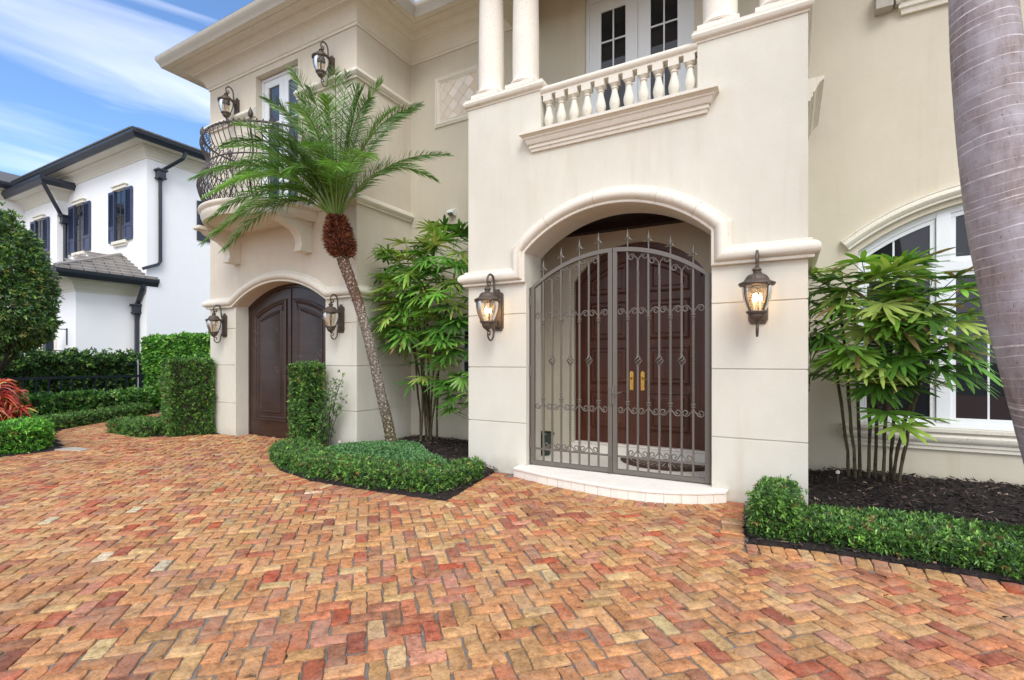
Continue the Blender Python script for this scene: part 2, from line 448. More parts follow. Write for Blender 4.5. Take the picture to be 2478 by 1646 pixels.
dk = t.noise(1.1, 5, .65); c = t.mix(t.ramp(dk, [(.50, (0, 0, 0)), (.76, (.42, .42, .42))]), c, lin(104, 80, 64))
M['brick'] = t.fin(c, .8, t.bump(n2_, .7, .005, t.bump(n1_, .6, .008)), spec=.25)
i, j = np.meshgrid(np.arange(-140, 140), np.arange(-140, 140), indexing='ij'); k = (i-j) % 4
h = k == 0; vv = k == 3
cu = np.concatenate([(i[h]+1.0), i[vv]+.5]); cv = np.concatenate([j[h]+.5, j[vv]+1.0])
ang = np.concatenate([np.zeros(h.sum()), np.full(vv.sum(), PI/2)])
P45 = PI/4
ox, oy = -5.0, 2.0
X = ox+W_*(cu*math.cos(P45)-cv*math.sin(P45)); Y = oy+W_*(cu*math.sin(P45)+cv*math.cos(P45)); ang = ang+P45
P = np.stack([X, Y], 1)
# visible apron plus a margin
keep = (X > -16.6) & (X < 5.2) & (Y < 8.3) & (Y > -1.6) & (Y > -1.6+np.maximum(0, (-X-9))*.25)
edge1 = BED1[0:8]; edge2 = BED2[0:7]; edge3 = [BED3[-1], BED3[0], BED3[1], BED3[2]]; edge4 = BED4[0:6]; stepe = STEP[1:-1]
bs = .215
for bed in (BED1, BED2, BED3, BED4, STEP): keep &= ~inside(P, bed)
keep &= ~((Y > 6.11) & (X > -9.9) & (X < 5) & ~((X < -7.2) & (Y < 6.4)))
keep &= ~((Y > 6.1) & (X > -10.8) & (X < -9.8))
for e in (edge1, edge2, stepe): keep &= dist_line(P, e) > bs-.05
keep &= dist_line(P, [(-10.95, -2), (-10.95, 3.72)]) > .05
X, Y, ang = X[keep], Y[keep], ang[keep]; n = len(X)
X = X+rng.normal(size=n)*.0022; Y = Y+rng.normal(size=n)*.0022; ang = ang+rng.normal(size=n)*.012
L = np.full(n, 2*W_-G_)*(1+rng.normal(size=n)*.012); Wd = np.full(n, W_-G_)*(1+rng.normal(size=n)*.03)
Z = gzv(X)+rng.normal(size=n)*.0022
# settled areas
Z = Z+.004*np.sin(X*2.1+Y)*np.sin(Y*1.7-X*.6)
# soldier courses
def soldier(path, off, out=1):
    res = []
    for a, b in zip(path[:-1], path[1:]):
        a = np.array(a, float); b = np.array(b, float); d = b-a; Ld = np.linalg.norm(d); d /= Ld; nrm = np.array([d[1], -d[0]])*out
        m = max(1, round(Ld/W_)); s_ = Ld/m
        for q in range(m):
            c = a+d*(q+.5)*s_+nrm*off
            res.append((c[0], c[1], math.atan2(nrm[1], nrm[0]), s_))
    return res
S = soldier(edge1[0:7], bs/2-.005, 1)
S += soldier([edge1[6], edge1[7], ], bs/2-.005, 1)
S += soldier(edge2, bs/2-.005, -1) if False else soldier(edge2[::-1], bs/2-.005, 1) if False else soldier(edge2, bs/2-.005, 1)
S += soldier(stepe, bs/2+.0, 1)
S += [(-.47, 4.70, PI*1.22, .095), (-.41, 4.62, PI*1.34, .095), (-3.25, 4.44, -PI*.20, .095), (-3.33, 4.38, -PI*.38, .095)]
S = np.array(S)
X = np.concatenate([X, S[:, 0]]); Y = np.concatenate([Y, S[:, 1]]); ang = np.concatenate([ang, S[:, 2]+rng.normal(size=len(S))*.01])
L = np.concatenate([L, np.full(len(S), bs-.015)*(1+rng.normal(size=len(S))*.02)]); Wd = np.concatenate([Wd, (S[:, 3]-.008)*(1+rng.normal(size=len(S))*.03)])
Z = np.concatenate([Z, gzv(S[:, 0])+.006+rng.normal(size=len(S))*.002])
drive = brick_mesh(X, Y, ang, L, Wd, Z, 'driveway'); drive.data.materials.append(M['brick']); structure(drive)
# the part of the drive that lies behind the camera, plain sheets of the same brick
t = NT('far_brick'); bk = t.n('ShaderNodeTexBrick'); bk.inputs['Scale'].default_value = 4.5
bk.inputs['Color1'].default_value = lin(196, 132, 96); bk.inputs['Color2'].default_value = lin(178, 100, 76); bk.inputs['Mortar'].default_value = lin(130, 118, 104)
t.l(t.tc.outputs['Object'], bk.inputs['Vector']); M['farbrick'] = t.fin(bk.outputs['Color'], .85)
g = MB(); v = []; f = []
for x in [-12, -2, 12]: v += [(x, -14, gz(x)-.004), (x, -1.65, gz(x)-.004)]
g.add(v, [(0, 2, 3, 1), (2, 4, 5, 3)]); structure(g.build('driveway_far_part', M['farbrick']))

# mulch beds: raised soft mounds
def bedmesh(poly, name, hfun, step=.07, zoff=-.005):
    xs = [p[0] for p in poly]; ys = [p[1] for p in poly]
    x0, x1, y0, y1 = min(xs), max(xs), min(ys), max(ys)
    nx = int((x1-x0)/step)+2; ny = int((y1-y0)/step)+2
    gx, gy = np.meshgrid(np.linspace(x0-step, x1+step, nx), np.linspace(y0-step, y1+step, ny), indexing='ij')
    P = np.stack([gx.ravel(), gy.ravel()], 1); ins = inside(P, poly)
    d = dist_line(P, poly+[poly[0]])
    z = np.where(ins, hfun(P[:, 0], P[:, 1], d), 0)+gzv(P[:, 0])+zoff+rng.normal(size=len(P))*.007*ins
    z = np.where(ins, z, gzv(P[:, 0])-.05)
    ids = np.arange(nx*ny).reshape(nx, ny)
    Q = np.stack([ids[:-1, :-1].ravel(), ids[1:, :-1].ravel(), ids[1:, 1:].ravel(), ids[:-1, 1:].ravel()], 1)
    okq = ins[Q].any(1)
    o = fast(name, np.stack([P[:, 0], P[:, 1], z], 1), Q[okq], M['mulch'], smooth=True); return structure(o)
def chips(poly, n, hfun, name):
    xs = [p[0] for p in poly]; ys = [p[1] for p in poly]
    P = np.stack([rng.uniform(min(xs), max(xs), n), rng.uniform(min(ys), max(ys), n)], 1); P = P[inside(P, poly)]
    d = dist_line(P, poly+[poly[0]]); z = hfun(P[:, 0], P[:, 1], d)+gzv(P[:, 0])+.004; m = len(P)
    a = rng.uniform(0, 2*PI, m); D = np.stack([np.cos(a), np.sin(a), rng.normal(size=m)*.28], 1)
    L = Leaves(); cols = pick([(34, 26, 24), (52, 40, 36), (70, 54, 46), (28, 22, 22), (104, 84, 70), (158, 140, 122)], m, .2, [.3, .28, .2, .14, .06, .02])
    L.add(np.stack([P[:, 0], P[:, 1], z+rng.uniform(0, .012, m)], 1), D, rng.uniform(.02, .075, m), rng.uniform(.006, .018, m), cols, prof=(.8, 1, .7), up=rng.normal(size=(m, 3))*.45+np.array([0, 0, 1]))
    o = L.build(name, M['mulchchip']); tag(o, None, None, kind='stuff') if False else None
    o['kind'] = 'stuff'; o['label'] = name; return o
H1 = lambda x, y, d: np.clip(d*.55, 0, .03)+.13*np.clip((y-5.2)/1.6, 0, 1)*np.clip(d*3, 0, 1)
H2 = lambda x, y, d: np.clip(d*.5, 0, .035)+.16*np.clip((y-5.7)/1.8, 0, 1)*np.clip(d*3, .4, 1)
H3 = lambda x, y, d: np.clip(d*.6, 0, .04)
BED1B = [p for p in BED1]; bedmesh(BED1B, 'mulch_bed', H1)
bedmesh(BED2, 'mulch_bed', H2); bedmesh(BED3, 'mulch_bed', H3, .12); bedmesh([(-10.95, -3)]+BED4[1:6]+[(-19, 9), (-19, -3)], 'mulch_bed', H3, .15)
def chipthing(poly, n, h, lab):
    o = chips(poly, n, h, 'bark_mulch'); o['label'] = lab; o['category'] = 'mulch'
chipthing([(-6.4, 5.4), (-3.4, 4.5), (-3.8, 7.6), (-6.43, 7.6)], 9000, H1, 'dark shredded bark mulch around the leaning palm')
chipthing(BED2, 26000, H2, 'dark shredded bark mulch under the bushy palm by the arched window')
chipthing(BED1[:7]+[(-5, 5)], 3500, H1, 'dark bark mulch along the front edge of the curved bed')
chipthing(BED3, 3500, H3, 'dark bark mulch beside the garage pier on the left')
# concrete strip beside the far left bed
g = MB(); z = gz(-11)
g.prism([(-10.93, 3.60), (-10.40, 3.76), (-10.45, 3.92), (-10.93, 3.86)], z-.03, z+.012, 'z')
structure(g.build('concrete_strip', plain('old_concrete', lin(176, 168, 156), .85, .15, .4, scale=9), bevel=.004))
# ------------------------------------------------------------------ the cream house
YF = 6.11
def arc(x0, x1, zs, rise, n=28):
    c = (x0+x1)/2; hw = (x1-x0)/2; R = (hw*hw+rise*rise)/(2*rise); zc = zs+rise-R; a0 = math.asin(hw/R)
    return [(c+R*math.sin(-a0+2*a0*i/n), zc+R*math.cos(-a0+2*a0*i/n)) for i in range(n+1)]
house = thing('house', 'cream stucco two-storey house with arched entry, balustrade balcony and brown garage door', 'house', (-5, 7.5, 0))
wall_n = 0
def part(b, name, mat, parent=None, **k): return b.build(name, mat, parent or house, **k)
BASE = -.2
RZ = [BASE, .62, 1.40, 2.15, 2.60]
def skin_y(b, x0, x1, y, th=.014, zs=RZ, g=.007, left=False, right=False):
    for a, c in zip(zs[:-1], zs[1:]):
        b.box(x0, x1, y, y+th, a+g, c-g)
def skin_x(b, x, th, y0, y1, zs=RZ, g=.007):
    for a, c in zip(zs[:-1], zs[1:]):
        b.box(min(x, x+th), max(x, x+th), y0, y1, a+g, c-g)

# --- entry block ---------------------------------------------------------
EX0, EX1, OX0, OX1 = -4.135, .19, -3.172, -.765
b = MB()
b.box(EX0+.014, OX0, YF+.014, 6.58, BASE, 2.598); b.box(EX0+.014, EX0+.30, 6.58, 7.50, BASE, 2.598)
part(b, 'wall', M['stucco'])
b = MB(); b.box(OX1, EX1-.014, YF+.014, 6.58, BASE, 2.598); b.box(EX1-.30, EX1-.014, 6.58, 7.9, BASE, 2.598)
part(b, 'wall', M['stucco'])
b = MB(); skin_y(b, EX0, OX0, YF); skin_x(b, EX0, .014, YF+.0141, 7.5); part(b, 'wall_blocks', M['stucco'], bevel=.004)
b = MB(); skin_y(b, OX1, EX1, YF); skin_x(b, EX1, -.014, YF+.0141, 7.9)
part(b, 'wall_blocks', M['stucco'], bevel=.004)
A = arc(OX0, OX1, 2.985, .49)
b = MB()
outl = [(EX0, 2.6), (OX0, 2.6)]+A+[(OX1, 2.6), (EX1, 2.6), (EX1, 5.19), (-.92, 5.19), (-.92, 4.60), (-2.95, 4.60), (-2.95, 5.19), (EX0, 5.19)]
b.prism(outl, YF, 6.58)
b.box(EX0, EX0+.30, 6.58, 7.5, 2.6, 5.19); b.box(EX1-.30, EX1, 6.58, 7.9, 2.6, 5.19)
part(b, 'wall', M['stucco'])
# archivolt with dropped ears and horizontal band
MP = [(-.003, 0), (.055, .0), (.060, .008), (.060, .030), (.050, .036), (.082, .046), (.106, .066), (.118, .095), (.114, .128), (.096, .156), (.068, .176), (.045, .184), (.045, .202), (.030, .212), (-.003, .212)]
b = MB()
path = [(EX0-.0, 2.58), (OX0, 2.58)]+A+[(OX1, 2.58), (EX1, 2.58)]
n = len(path); b.wallpath([(EX0, 2.58), (OX0, 2.58)]+A+[(OX1, 2.58), (EX1, 2.58)], MP, YF)
# returns round the corners
b.horiz([(EX1, YF), (EX1, 7.9)], [(d, 2.58+w) for d, w in MP]); b.horiz([(EX0, 7.5), (EX0, YF)], [(d, 2.58+w) for d, w in MP])
for xx, s_ in ((EX0, -1), (EX1, 1)):     # mitred corner piece
    pts = [(xx, YF, 2.58)]*1
    V = []; 
    prof3 = [(xx+s_*d*0, YF-d, 2.58+w) for d, w in MP]; prof4 = [(xx+s_*d, YF-d, 2.58+w) for d, w in MP]; prof5 = [(xx+s_*d, YF, 2.58+w) for d, w in MP]
    m = len(MP); V = prof3+prof4+prof5
    f = [(i, (i+1) % m, m+(i+1) % m, m+i) for i in range(m)]+[(m+i, m+(i+1) % m, 2*m+(i+1) % m, 2*m+i) for i in range(m)]
    b.add(V, [q if s_ > 0 else q[::-1] for q in f])
part(b, 'arch_moulding', M['trim'], smooth=32)
# joints between the cast stone pieces of the archivolt
b = MB()
for q in (5, 12, 20, 25):
    x, z = A[q]; x2, z2 = A[q+1]; L_ = math.hypot(x2-x, z2-z); nx, nz_ = -(z2-z)/L_, (x2-x)/L_
    tx, tz = (x2-x)/L_*.0022, (z2-z)/L_*.0022
    m = len(MP); pf = [(x+nx*w, YF-d-.0015, z+nz_*w) for d, w in MP[1:-1]]
    V = [(p[0]-tx, p[1], p[2]-tz) for p in pf]+[(p[0]+tx, p[1], p[2]+tz) for p in pf]; m = len(pf)
    b.add(V, [(i, i+1, m+i+1, m+i) for i in range(m-1)])
part(b, 'moulding_joint', plain('joint_line', lin(168, 156, 134), .9, .1, .1))
# pedestals caps, floor, ceiling
CP = [(-.02, 0), (.012, 0), (.018, .022), (.03, .026), (.052, .05), (.060, .08), (.050, .105), (.040, .112), (.040, .135), (-.02, .135)]
b = MB()
cp = lambda z: [(d, z+w) for d, w in CP]
b.horiz([(EX0, 7.5), (EX0, YF), (-2.95, YF), (-2.95, 6.60)], cp(5.19)); b.box(EX0+.015, -2.965, YF+.015, 6.6, 5.195, 5.322)
part(b, 'pedestal_cap', M['trim'], smooth=35); b = MB()
b.horiz([(-.92, 6.60), (-.92, YF), (EX1, YF), (EX1, 7.9)], cp(5.19)); b.box(-.905, EX1-.015, YF+.015, 6.6, 5.195, 5.322)
part(b, 'pedestal_cap', M['trim'], smooth=35)
b = MB(); b.box(EX0+.3, EX1-.3, 6.581, 7.499, 4.42, 4.60); part(b, 'balcony_floor', M['limestone'])
b = MB(); b.box(EX0+.3, EX1-.3, 6.58, 7.5, 3.60, 3.68)
b.box(EX0+.3, EX1-.3, 7.34, 7.499, 3.50, 3.599); b.box(EX0+.3, EX1-.3, 6.59, 6.75, 3.52, 3.599)
part(b, 'ceiling', M['beam'])
# ledge under the balustrade
LP = [(-.01, 0), (.030, 0), (.036, .035), (.052, .045), (.052, .085), (.070, .092), (.088, .125), (.096, .150), (.112, .160), (.112, .178), (.150, .205), (.158, .208), (.158, .245), (-.01, .245)]
b = MB(); lp = [(d, 4.355+w) for d, w in LP]
b.horiz([(-3.05, YF+.02), (-3.05, YF), (-.84, YF), (-.84, YF+.02)], lp)
part(b, 'balcony_ledge', M['trim'], smooth=30)
b = MB(); b.horiz([(EX1, 6.36), (EX1, 7.6)], lp); b.horiz([(EX1-.1, 6.36), (EX1, 6.36)], lp) if False else None
part(b, 'balcony_ledge', M['trim'], smooth=30)
b = MB()
# balustrade
b = MB(); RP = [(-.085, 0), (.060, 0), (.060, .025), (.075, .035), (.092, .062), (.092, .085), (.075, .110), (.060, .118), (-.085, .118)]
b.horiz([(-2.948, YF+.075), (-.922, YF+.075)], [(d, 5.115+w) for d, w in RP])
b.box(-2.948, -.922, YF+.012, YF+.15, 4.601, 4.64)
rail = part(b, 'balustrade', M['trim'], smooth=40)
bal = MB()
bal.box(-.062, .062, -.062, .062, .39, .475)
bal.box(-.060, .060, -.060, .060, 0, .022)
bal.lathe([(.050, .022), (.056, .030), (.050, .040), (.040, .048), (.052, .075), (.064, .115), (.067, .150), (.062, .190), (.050, .235), (.040, .28), (.035, .315), (.034, .325), (.045, .332), (.045, .345), (.034, .350), (.036, .362), (.056, .378), (.060, .39)], n=18)
bal0 = bal.build('baluster', M['trim'], rail, smooth=35)
nb = 11
for q in range(nb):
    o = bal0 if q == 0 else bal0.copy()
    if q: COL.objects.link(o)
    o.location = (-2.948+.092+q*(2.026-.184)/(nb-1), YF+.075, 4.640)
    o.rotation_euler = (0, 0, rng.normal()*.02)
# columns
for cxx in (-3.87, -3.29, -.70, -.09):
    b = MB(); cy = 6.33; r = .192
    b.box(cxx-.225, cxx+.225, cy-.215, cy+.215, 5.325, 5.405)
    b.lathe([(.20, 5.405), (.222, 5.412), (.232, 5.435), (.222, 5.458), (.205, 5.466), (.205, 5.474), (.196, 5.492), (.190, 5.52), (.192, 5.7), (.191, 6.2), (.178, 6.9), (.172, 7.05), (.185, 7.07), (.185, 7.09), (.172, 7.10), (.174, 7.13), (.20, 7.15), (.215, 7.17)], cx=cxx, cy=cy, n=40)
    part(b, 'column', M['trimw'], smooth=35)
# entablature, loggia roof and eaves
b = MB(); b.box(EX0+.03, EX1-.03, 6.13, 6.54, 7.17, 7.60); b.box(EX0+.03, EX0+.44, 6.54, 7.499, 7.17, 7.60); b.box(EX1-.44, EX1-.03, 6.54, 7.9, 7.17, 7.60)
b.box(EX0+.44, EX1-.44, 6.54, 7.499, 7.52, 7.60)
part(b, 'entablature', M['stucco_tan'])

# --- back walls (recess, loggia, right wing) ---------------------------------
DX0, DX1 = -2.84, -1.175
b = MB()
b.box(-6.43, EX0+.014, 7.5, 7.8, -.3, 7.62)
b.box(EX0+.014, DX0, 7.5, 7.8, 4.42, 7.62); b.box(DX1, EX1, 7.5, 7.8, 4.42, 7.62)
dA = arc(DX0, DX1, 7.42, .18, 12)
b.prism([(DX0, 7.9), (DX0, 7.42)]+dA[1:-1]+[(DX1, 7.42), (DX1, 7.9)], 7.5, 7.8)
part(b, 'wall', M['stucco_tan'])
# front-door wall inside the entry
FX0, FX1 = -3.02, -1.02; FA = arc(FX0, FX1, 2.77, .535)
b = MB(); b.prism([(EX0+.014, -.2), (FX0, -.2), (FX0, 2.77)]+FA[1:-1]+[(FX1, 2.77), (FX1, -.2), (EX1-.014, -.2), (EX1-.014, 4.42), (EX0+.014, 4.42)], 7.5, 7.8)
b.box(-3.56, -3.55, 6.58, 7.499, 0, 3.6); b.box(-.38, -.37, 6.58, 7.499, 0, 3.6)
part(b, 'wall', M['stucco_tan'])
# right wing wall with a big arched window
WX0, WX1 = .81, 3.86; WS, WR = 2.93, .53; WB = .66; YR = 7.9
WA = arc(WX0, WX1, WS, WR, 30)
b = MB(); b.prism([(EX1-.014, -.3), (WX0, -.3), (WX0, WS)]+WA[1:-1]+[(WX1, WS), (WX1, -.3), (7, -.3), (7, 8), (EX1-.014, 8)], YR, YR+.25)
b.box(WX0, WX1, YR, YR+.25, -.3, WB)
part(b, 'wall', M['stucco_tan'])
b = MB(); PM = [(-.003, 0), (.05, 0), (.055, .012), (.05, .025), (.075, .045), (.09, .075), (.082, .105), (.058, .128), (.07, .135), (.07, .155), (-.003, .165)]
WA2 = arc(WX0-.10, WX1+.10, WS+.02, WR+.045, 34)
b.wallpath(WA2, PM, YR); part(b, 'window_moulding', M['trim'], smooth=30)
b = MB(); SP = [(-.003, 0), (.03, 0), (.03, .045), (.045, .05), (.045, .085), (.06, .095), (.085, .13), (.09, .165), (.075, .195), (.06, .20), (.06, .215), (.10, .225), (.10, .262), (-.003, .262)]
b.horiz([(WX0-.09, YR+.01), (WX0-.09, YR), (WX1+.09, YR), (WX1+.09, YR+.01)], [(d, .40+w) for d, w in SP]); part(b, 'window_sill', M['trim'], smooth=30)
# window: frames then panes
def zin(x, off): # inner arch height
    R = ((WX1-WX0)**2/4+WR*WR)/(2*WR); c = (WX0+WX1)/2; zc = WS+WR-R; return zc+math.sqrt((R-off)**2-(x-c)**2)
b = MB(); y0, y1 = YR+.09, YR+.16
IA = []
c_ = (WX0+WX1)/2; R_ = ((WX1-WX0)**2/4+WR*WR)/(2*WR)
fr = .075
outer = WA; inner = [(c_+(x-c_)*(R_-fr)/R_, (WS+WR-R_)+(z-(WS+WR-R_))*(R_-fr)/R_) for x, z in WA]
for q in range(len(WA)-1):
    b.add([(outer[q][0], y0-.003, outer[q][1]), (outer[q+1][0], y0-.003, outer[q+1][1]), (inner[q+1][0], y0-.003, inner[q+1][1]), (inner[q][0], y0-.003, inner[q][1]),
           (inner[q][0], y1, inner[q][1]), (inner[q+1][0], y1, inner[q+1][1])], [(3, 2, 1, 0), (3, 4, 5, 2)])
b.box(WX0, WX0+fr, y0, y1, WB, WS+.02); b.box(WX1-fr, WX1, y0, y1, WB, WS+.02)
b.box(WX0+fr, WX1-fr, y0, y1, WB, WB+.07)
TZ = 2.60
b.box(WX0+fr, WX1-fr, y0-.008, y1, TZ, TZ+.13)
mull = [(1.62, 1.76), (2.91, 3.05)]
for a_, c2 in mull:
    b.box(a_, c2, y0-.014, y1, WB+.07, TZ-.001); b.box(a_, c2, y0-.014, y1, TZ+.131, zin((a_+c2)/2, fr)+.03)
win = part(b, 'window', M['white'], bevel=.006)
lights = [(WX0+fr, 1.62), (1.76, 2.91), (3.05, WX1-fr)]
b = MB(); gb = MB()
sf = .055
for a_, c2 in lights:
    for (za, zb) in ((WB+.07, TZ), (TZ+.13, None)):
        y2 = y0+.018
        if zb:
            b.box(a_+.004, a_+sf, y2, y1, za, zb); b.box(c2-sf, c2-.004, y2, y1, za, zb); b.box(a_+sf, c2-sf, y2, y1, za, za+sf); b.box(a_+sf, c2-sf, y2, y1, zb-sf, zb)
        else:
            m = 8; xs_ = [a_+.004+(c2-a_-.008)*q/m for q in range(m+1)]
            b.box(a_+.004, a_+sf, y2, y1, za, min(zin(max(a_, WX0+fr+.004), fr), zin(a_+sf, fr))-.002 if a_ > WX0+fr else zin(a_+sf, fr)-.02)
            b.box(c2-sf, c2-.004, y2, y1, za, min(zin(c2-sf, fr), zin(min(c2, WX1-fr-.01), fr))-.003)
            b.box(a_+sf, c2-sf, y2, y1, za, za+sf*.9)
            for q in range(m):
                xa, xb = xs_[q], xs_[q+1]
                xa_ = max(xa, WX0+fr+.001); xb_ = min(xb, WX1-fr-.001)
                za1, zb1 = zin(xa_, fr), zin(xb_, fr)
                b.add([(xa_, y2-.004, za1-sf), (xb_, y2-.004, zb1-sf), (xb_, y2-.004, zb1), (xa_, y2-.004, za1), (xa_, y1, za1-sf), (xb_, y1, zb1-sf)], [(0, 1, 2, 3), (0, 4, 5, 1)])
for x in (1.20, 2.12, 2.55, 3.44):
    b.box(x-.011, x+.011, y0+.035, y1-.02, WB+.12, TZ-.05); b.box(x-.011, x+.011, y0+.035, y1-.02, TZ+.17, zin(x, fr)-.05)
b.build('window_sash', M['white'], win, bevel=.004)
gb.prism([(WX0+.03, WB+.03)]+[(WX0+.03, WS)]+[(x*.985+c_*.015, z-.03) for x, z in WA[1:-1]]+[(WX1-.03, WS), (WX1-.03, WB+.03)], YR+.135, YR+.142)
gb.build('pane', M['glass'], win)
# upper ledge on the right wing
b = MB(); b.horiz([(1.30, YR+.05), (1.30, YR), (6, YR)], [(d*1.5, 5.86+w*1.6) for d, w in LP][::1]); part(b, 'window_sill', M['trim'], smooth=30)
b = MB(); b.box(.98, 1.16, YR-.16, YR, 5.95, 6.2); b.box(1.19, 1.24, YR-.1, YR, 5.98, 6.2); part(b, 'downspout_box', M['fascia'], bevel=.006)

# --- French door above the entry --------------------------------------------
def french(x0, x1, z0, z1, y, mid, lvl, glassm, top=None, nv=1, dep=.06, stile=.17, mz=None, name='french_door'):
    b = MB(); f = .055
    b.box(x0, x0+f, y, y+dep+.03, z0, z1); b.box(x1-f, x1, y, y+dep+.03, z0, z1); b.box(x0+f, x1-f, y, y+dep+.03, z1-f, z1)
    fr_ = part(b, name, M['white'], bevel=.004)
    for a_, c2 in ((x0+f, mid-.003), (mid+.003, x1-f)):
        b = MB(); yy = y+.022
        b.box(a_, a_+stile, yy, yy+.045, z0, z1-f-.004); b.box(c2-stile, c2, yy, yy+.045, z0, z1-f-.004)
        b.box(a_+stile, c2-stile, yy, yy+.045, z0, z0+.24); b.box(a_+stile, c2-stile, yy, yy+.045, z1-f-.004-stile, z1-f-.004)
        ga, gc = a_+stile, c2-stile
        for v_ in range(nv): xx = ga+(gc-ga)*(v_+1)/(nv+1); b.box(xx-.011, xx+.011, yy+.008, yy+.04, z0+.24, z1-f-stile)
        for zz in lvl: b.box(ga, gc, yy+.010, yy+.04, zz-.011, zz+.011)
        leaf = b.build('door_leaf', M['white'], fr_, bevel=.003)
        g_ = MB(); g_.box(ga-.01, gc+.01, yy+.025, yy+.031, z0+.2, z1-f-stile+.03); g_.build('pane', glassm, fr_)
    return fr_
fd = french(DX0, DX1, 4.62, 7.28, 7.56, (DX0+DX1)/2, (5.36, 5.96, 6.55), M['glass'], stile=.19)
b = MB(); tA = arc(DX0+.001, DX1-.001, 7.42, .178, 12)
b.prism([(DX0+.001, 7.281), (DX0+.001, 7.42)]+tA[1:-1]+[(DX1-.001, 7.42), (DX1-.001, 7.281)], 7.575, 7.63)
part(b, 'transom', M['white'])
b = MB(); tB = arc(DX0+.16, DX1-.16, 7.40, .12, 12)
b.prism([(DX0+.16, 7.37)]+tB+[(DX1-.16, 7.37)], 7.565, 7.575); part(b, 'pane', M['glass'])

# --- front door ----------------------------------------------------------------
dA2 = arc(FX0+.002, FX1-.002, 2.768, .533)
b = MB(); fr2 = .075
inn = [((FX0+FX1)/2+(x-(FX0+FX1)/2)*(1-fr2/1.0), z-fr2) for x, z in dA2]
for q in range(len(dA2)-1):
    b.add([(dA2[q][0], 7.56, dA2[q][1]), (dA2[q+1][0], 7.56, dA2[q+1][1]), (inn[q+1][0], 7.56, inn[q+1][1]), (inn[q][0], 7.56, inn[q][1]), (inn[q][0], 7.62, inn[q][1]), (inn[q+1][0], 7.62, inn[q+1][1])], [(3, 2, 1, 0), (3, 4, 5, 2)])
b.box(FX0+.002, FX0+.077, 7.56, 7.66, .2, 2.768); b.box(FX1-.077, FX1-.002, 7.56, 7.66, .2, 2.768)
fdoor = part(b, 'front_door', M['maho'], bevel=.004)
mid = (FX0+FX1)/2
ihw = (FX1-FX0)/2-.077
def dz(x): 
    hw = ihw; rise = .47; R = (hw*hw+rise*rise)/(2*rise); return 2.768-.02+rise-R+math.sqrt(max(R*R-(x-mid)**2, 0))
for s_ in (-1, 1):
    a_, c2 = (FX0+.079, mid-.003) if s_ < 0 else (mid+.003, FX1-.079)
    m = 10; top = [(a_+(c2-a_)*q/m, dz(a_+(c2-a_)*q/m)) for q in range(m+1)]
    b = MB(); b.prism([(a_, .20)]+top+[(c2, .20)], 7.60, 7.65)
    leaf = b.build('door_leaf', M['maho'], fdoor)
    pa, pc = a_+.15, c2-.15
    rows = [(.42, 1.02), (1.13, 1.71), (1.82, 2.42)]
    for (za, zb) in rows+[(2.53, None)]:
        b = MB()
        if zb: poly = [(pa, za), (pc, za), (pc, zb), (pa, zb)]
        else:
            poly = [(pa, za), (pc, za)]+[(pc+(pa-pc)*q/8, dz(pc+(pa-pc)*q/8)-.16) for q in range(9)]
        cxp = sum(p[0] for p in poly)/len(poly); czp = sum(p[1] for p in poly)/len(poly)
        def ring(k): # inset polygon
            out = []
            N = len(poly)
            for i in range(N):
                p0, p1, p2 = poly[i-1], poly[i], poly[(i+1) % N]
                def nr(a, b): dx, dz_ = b[0]-a[0], b[1]-a[1]; L = math.hypot(dx, dz_) or 1; return (-dz_/L, dx/L)
                u, w = nr(p0, p1), nr(p1, p2); kk = 1+u[0]*w[0]+u[1]*w[1]
                out.append((p1[0]+(u[0]+w[0])/kk*k, p1[1]+(u[1]+w[1])/kk*k))
            return out
        lev = [(0, 7.599), (.004, 7.582), (.018, 7.578), (.030, 7.592), (.038, 7.612), (.055, 7.612), (.095, 7.590), (.10, 7.588)]
        N = len(poly); V = []
        for k_, yy in lev: V += [(p[0], yy, p[1]) for p in ring(k_)]
        f = [(l_*N+i, l_*N+(i+1) % N, (l_+1)*N+(i+1) % N, (l_+1)*N+i) for l_ in range(len(lev)-1) for i in range(N)]
        f.append(tuple((len(lev)-1)*N+i for i in range(N)))
        b.add(V, f); b.build('door_panel', M['maho'], fdoor, smooth=20)
    hx = mid+s_*.085
    b = MB(); b.prism([(hx-.028, 1.04), (hx+.028, 1.04), (hx+.028, 1.31), (hx+.018, 1.325), (hx, 1.335), (hx-.018, 1.325), (hx-.028, 1.31)][::-1], 7.585, 7.5995)
    b.lathe([(.012, 0), (.012, .035), (.016, .04)], cx=hx, cy=7.575, cz=1.2, n=10)
    b.tube([(hx, 7.585, 1.21), (hx, 7.545, 1.21), (hx+s_*.03, 7.54, 1.212), (hx+s_*.085, 7.545, 1.205), (hx+s_*.10, 7.55, 1.195)], [.012, .010, .010, .008, .006], 8)
    b.build('door_handle', M['brass'], fdoor, smooth=40)
# threshold, floor and entrance step
b = MB(); b.box(FX0-.05, FX1+.05, 7.40, 7.499, .04, .18); b.box(FX0+.001, FX1-.001, 7.499, 7.75, .04, .199); part(b, 'threshold', M['limestone'], bevel=.008)
b = MB(); b.box(EX0+.3, EX1-.3, 6.581, 7.499, -.2, .035); b.box(OX0+.001, OX1-.001, 6.0, 6.58, -.2, .035)
so = [(x, y) for x, y in STEP]
b2 = MB()
cx_, cy_ = -1.9, 6.4
def shrink(p, k): return (cx_+(p[0]-cx_)*k, cy_+(p[1]-cy_)*k)
b2.prism([(-3.29, YF-.001)]+[(x+(0 if abs(x+1.9) > 1.2 else 0), y-.012) for x, y in so[1:-1]]+[(-.585, YF-.001)], .005, .036, 'z')
st = part(b2, 'doorstep', M['limestone'], bevel=.006)
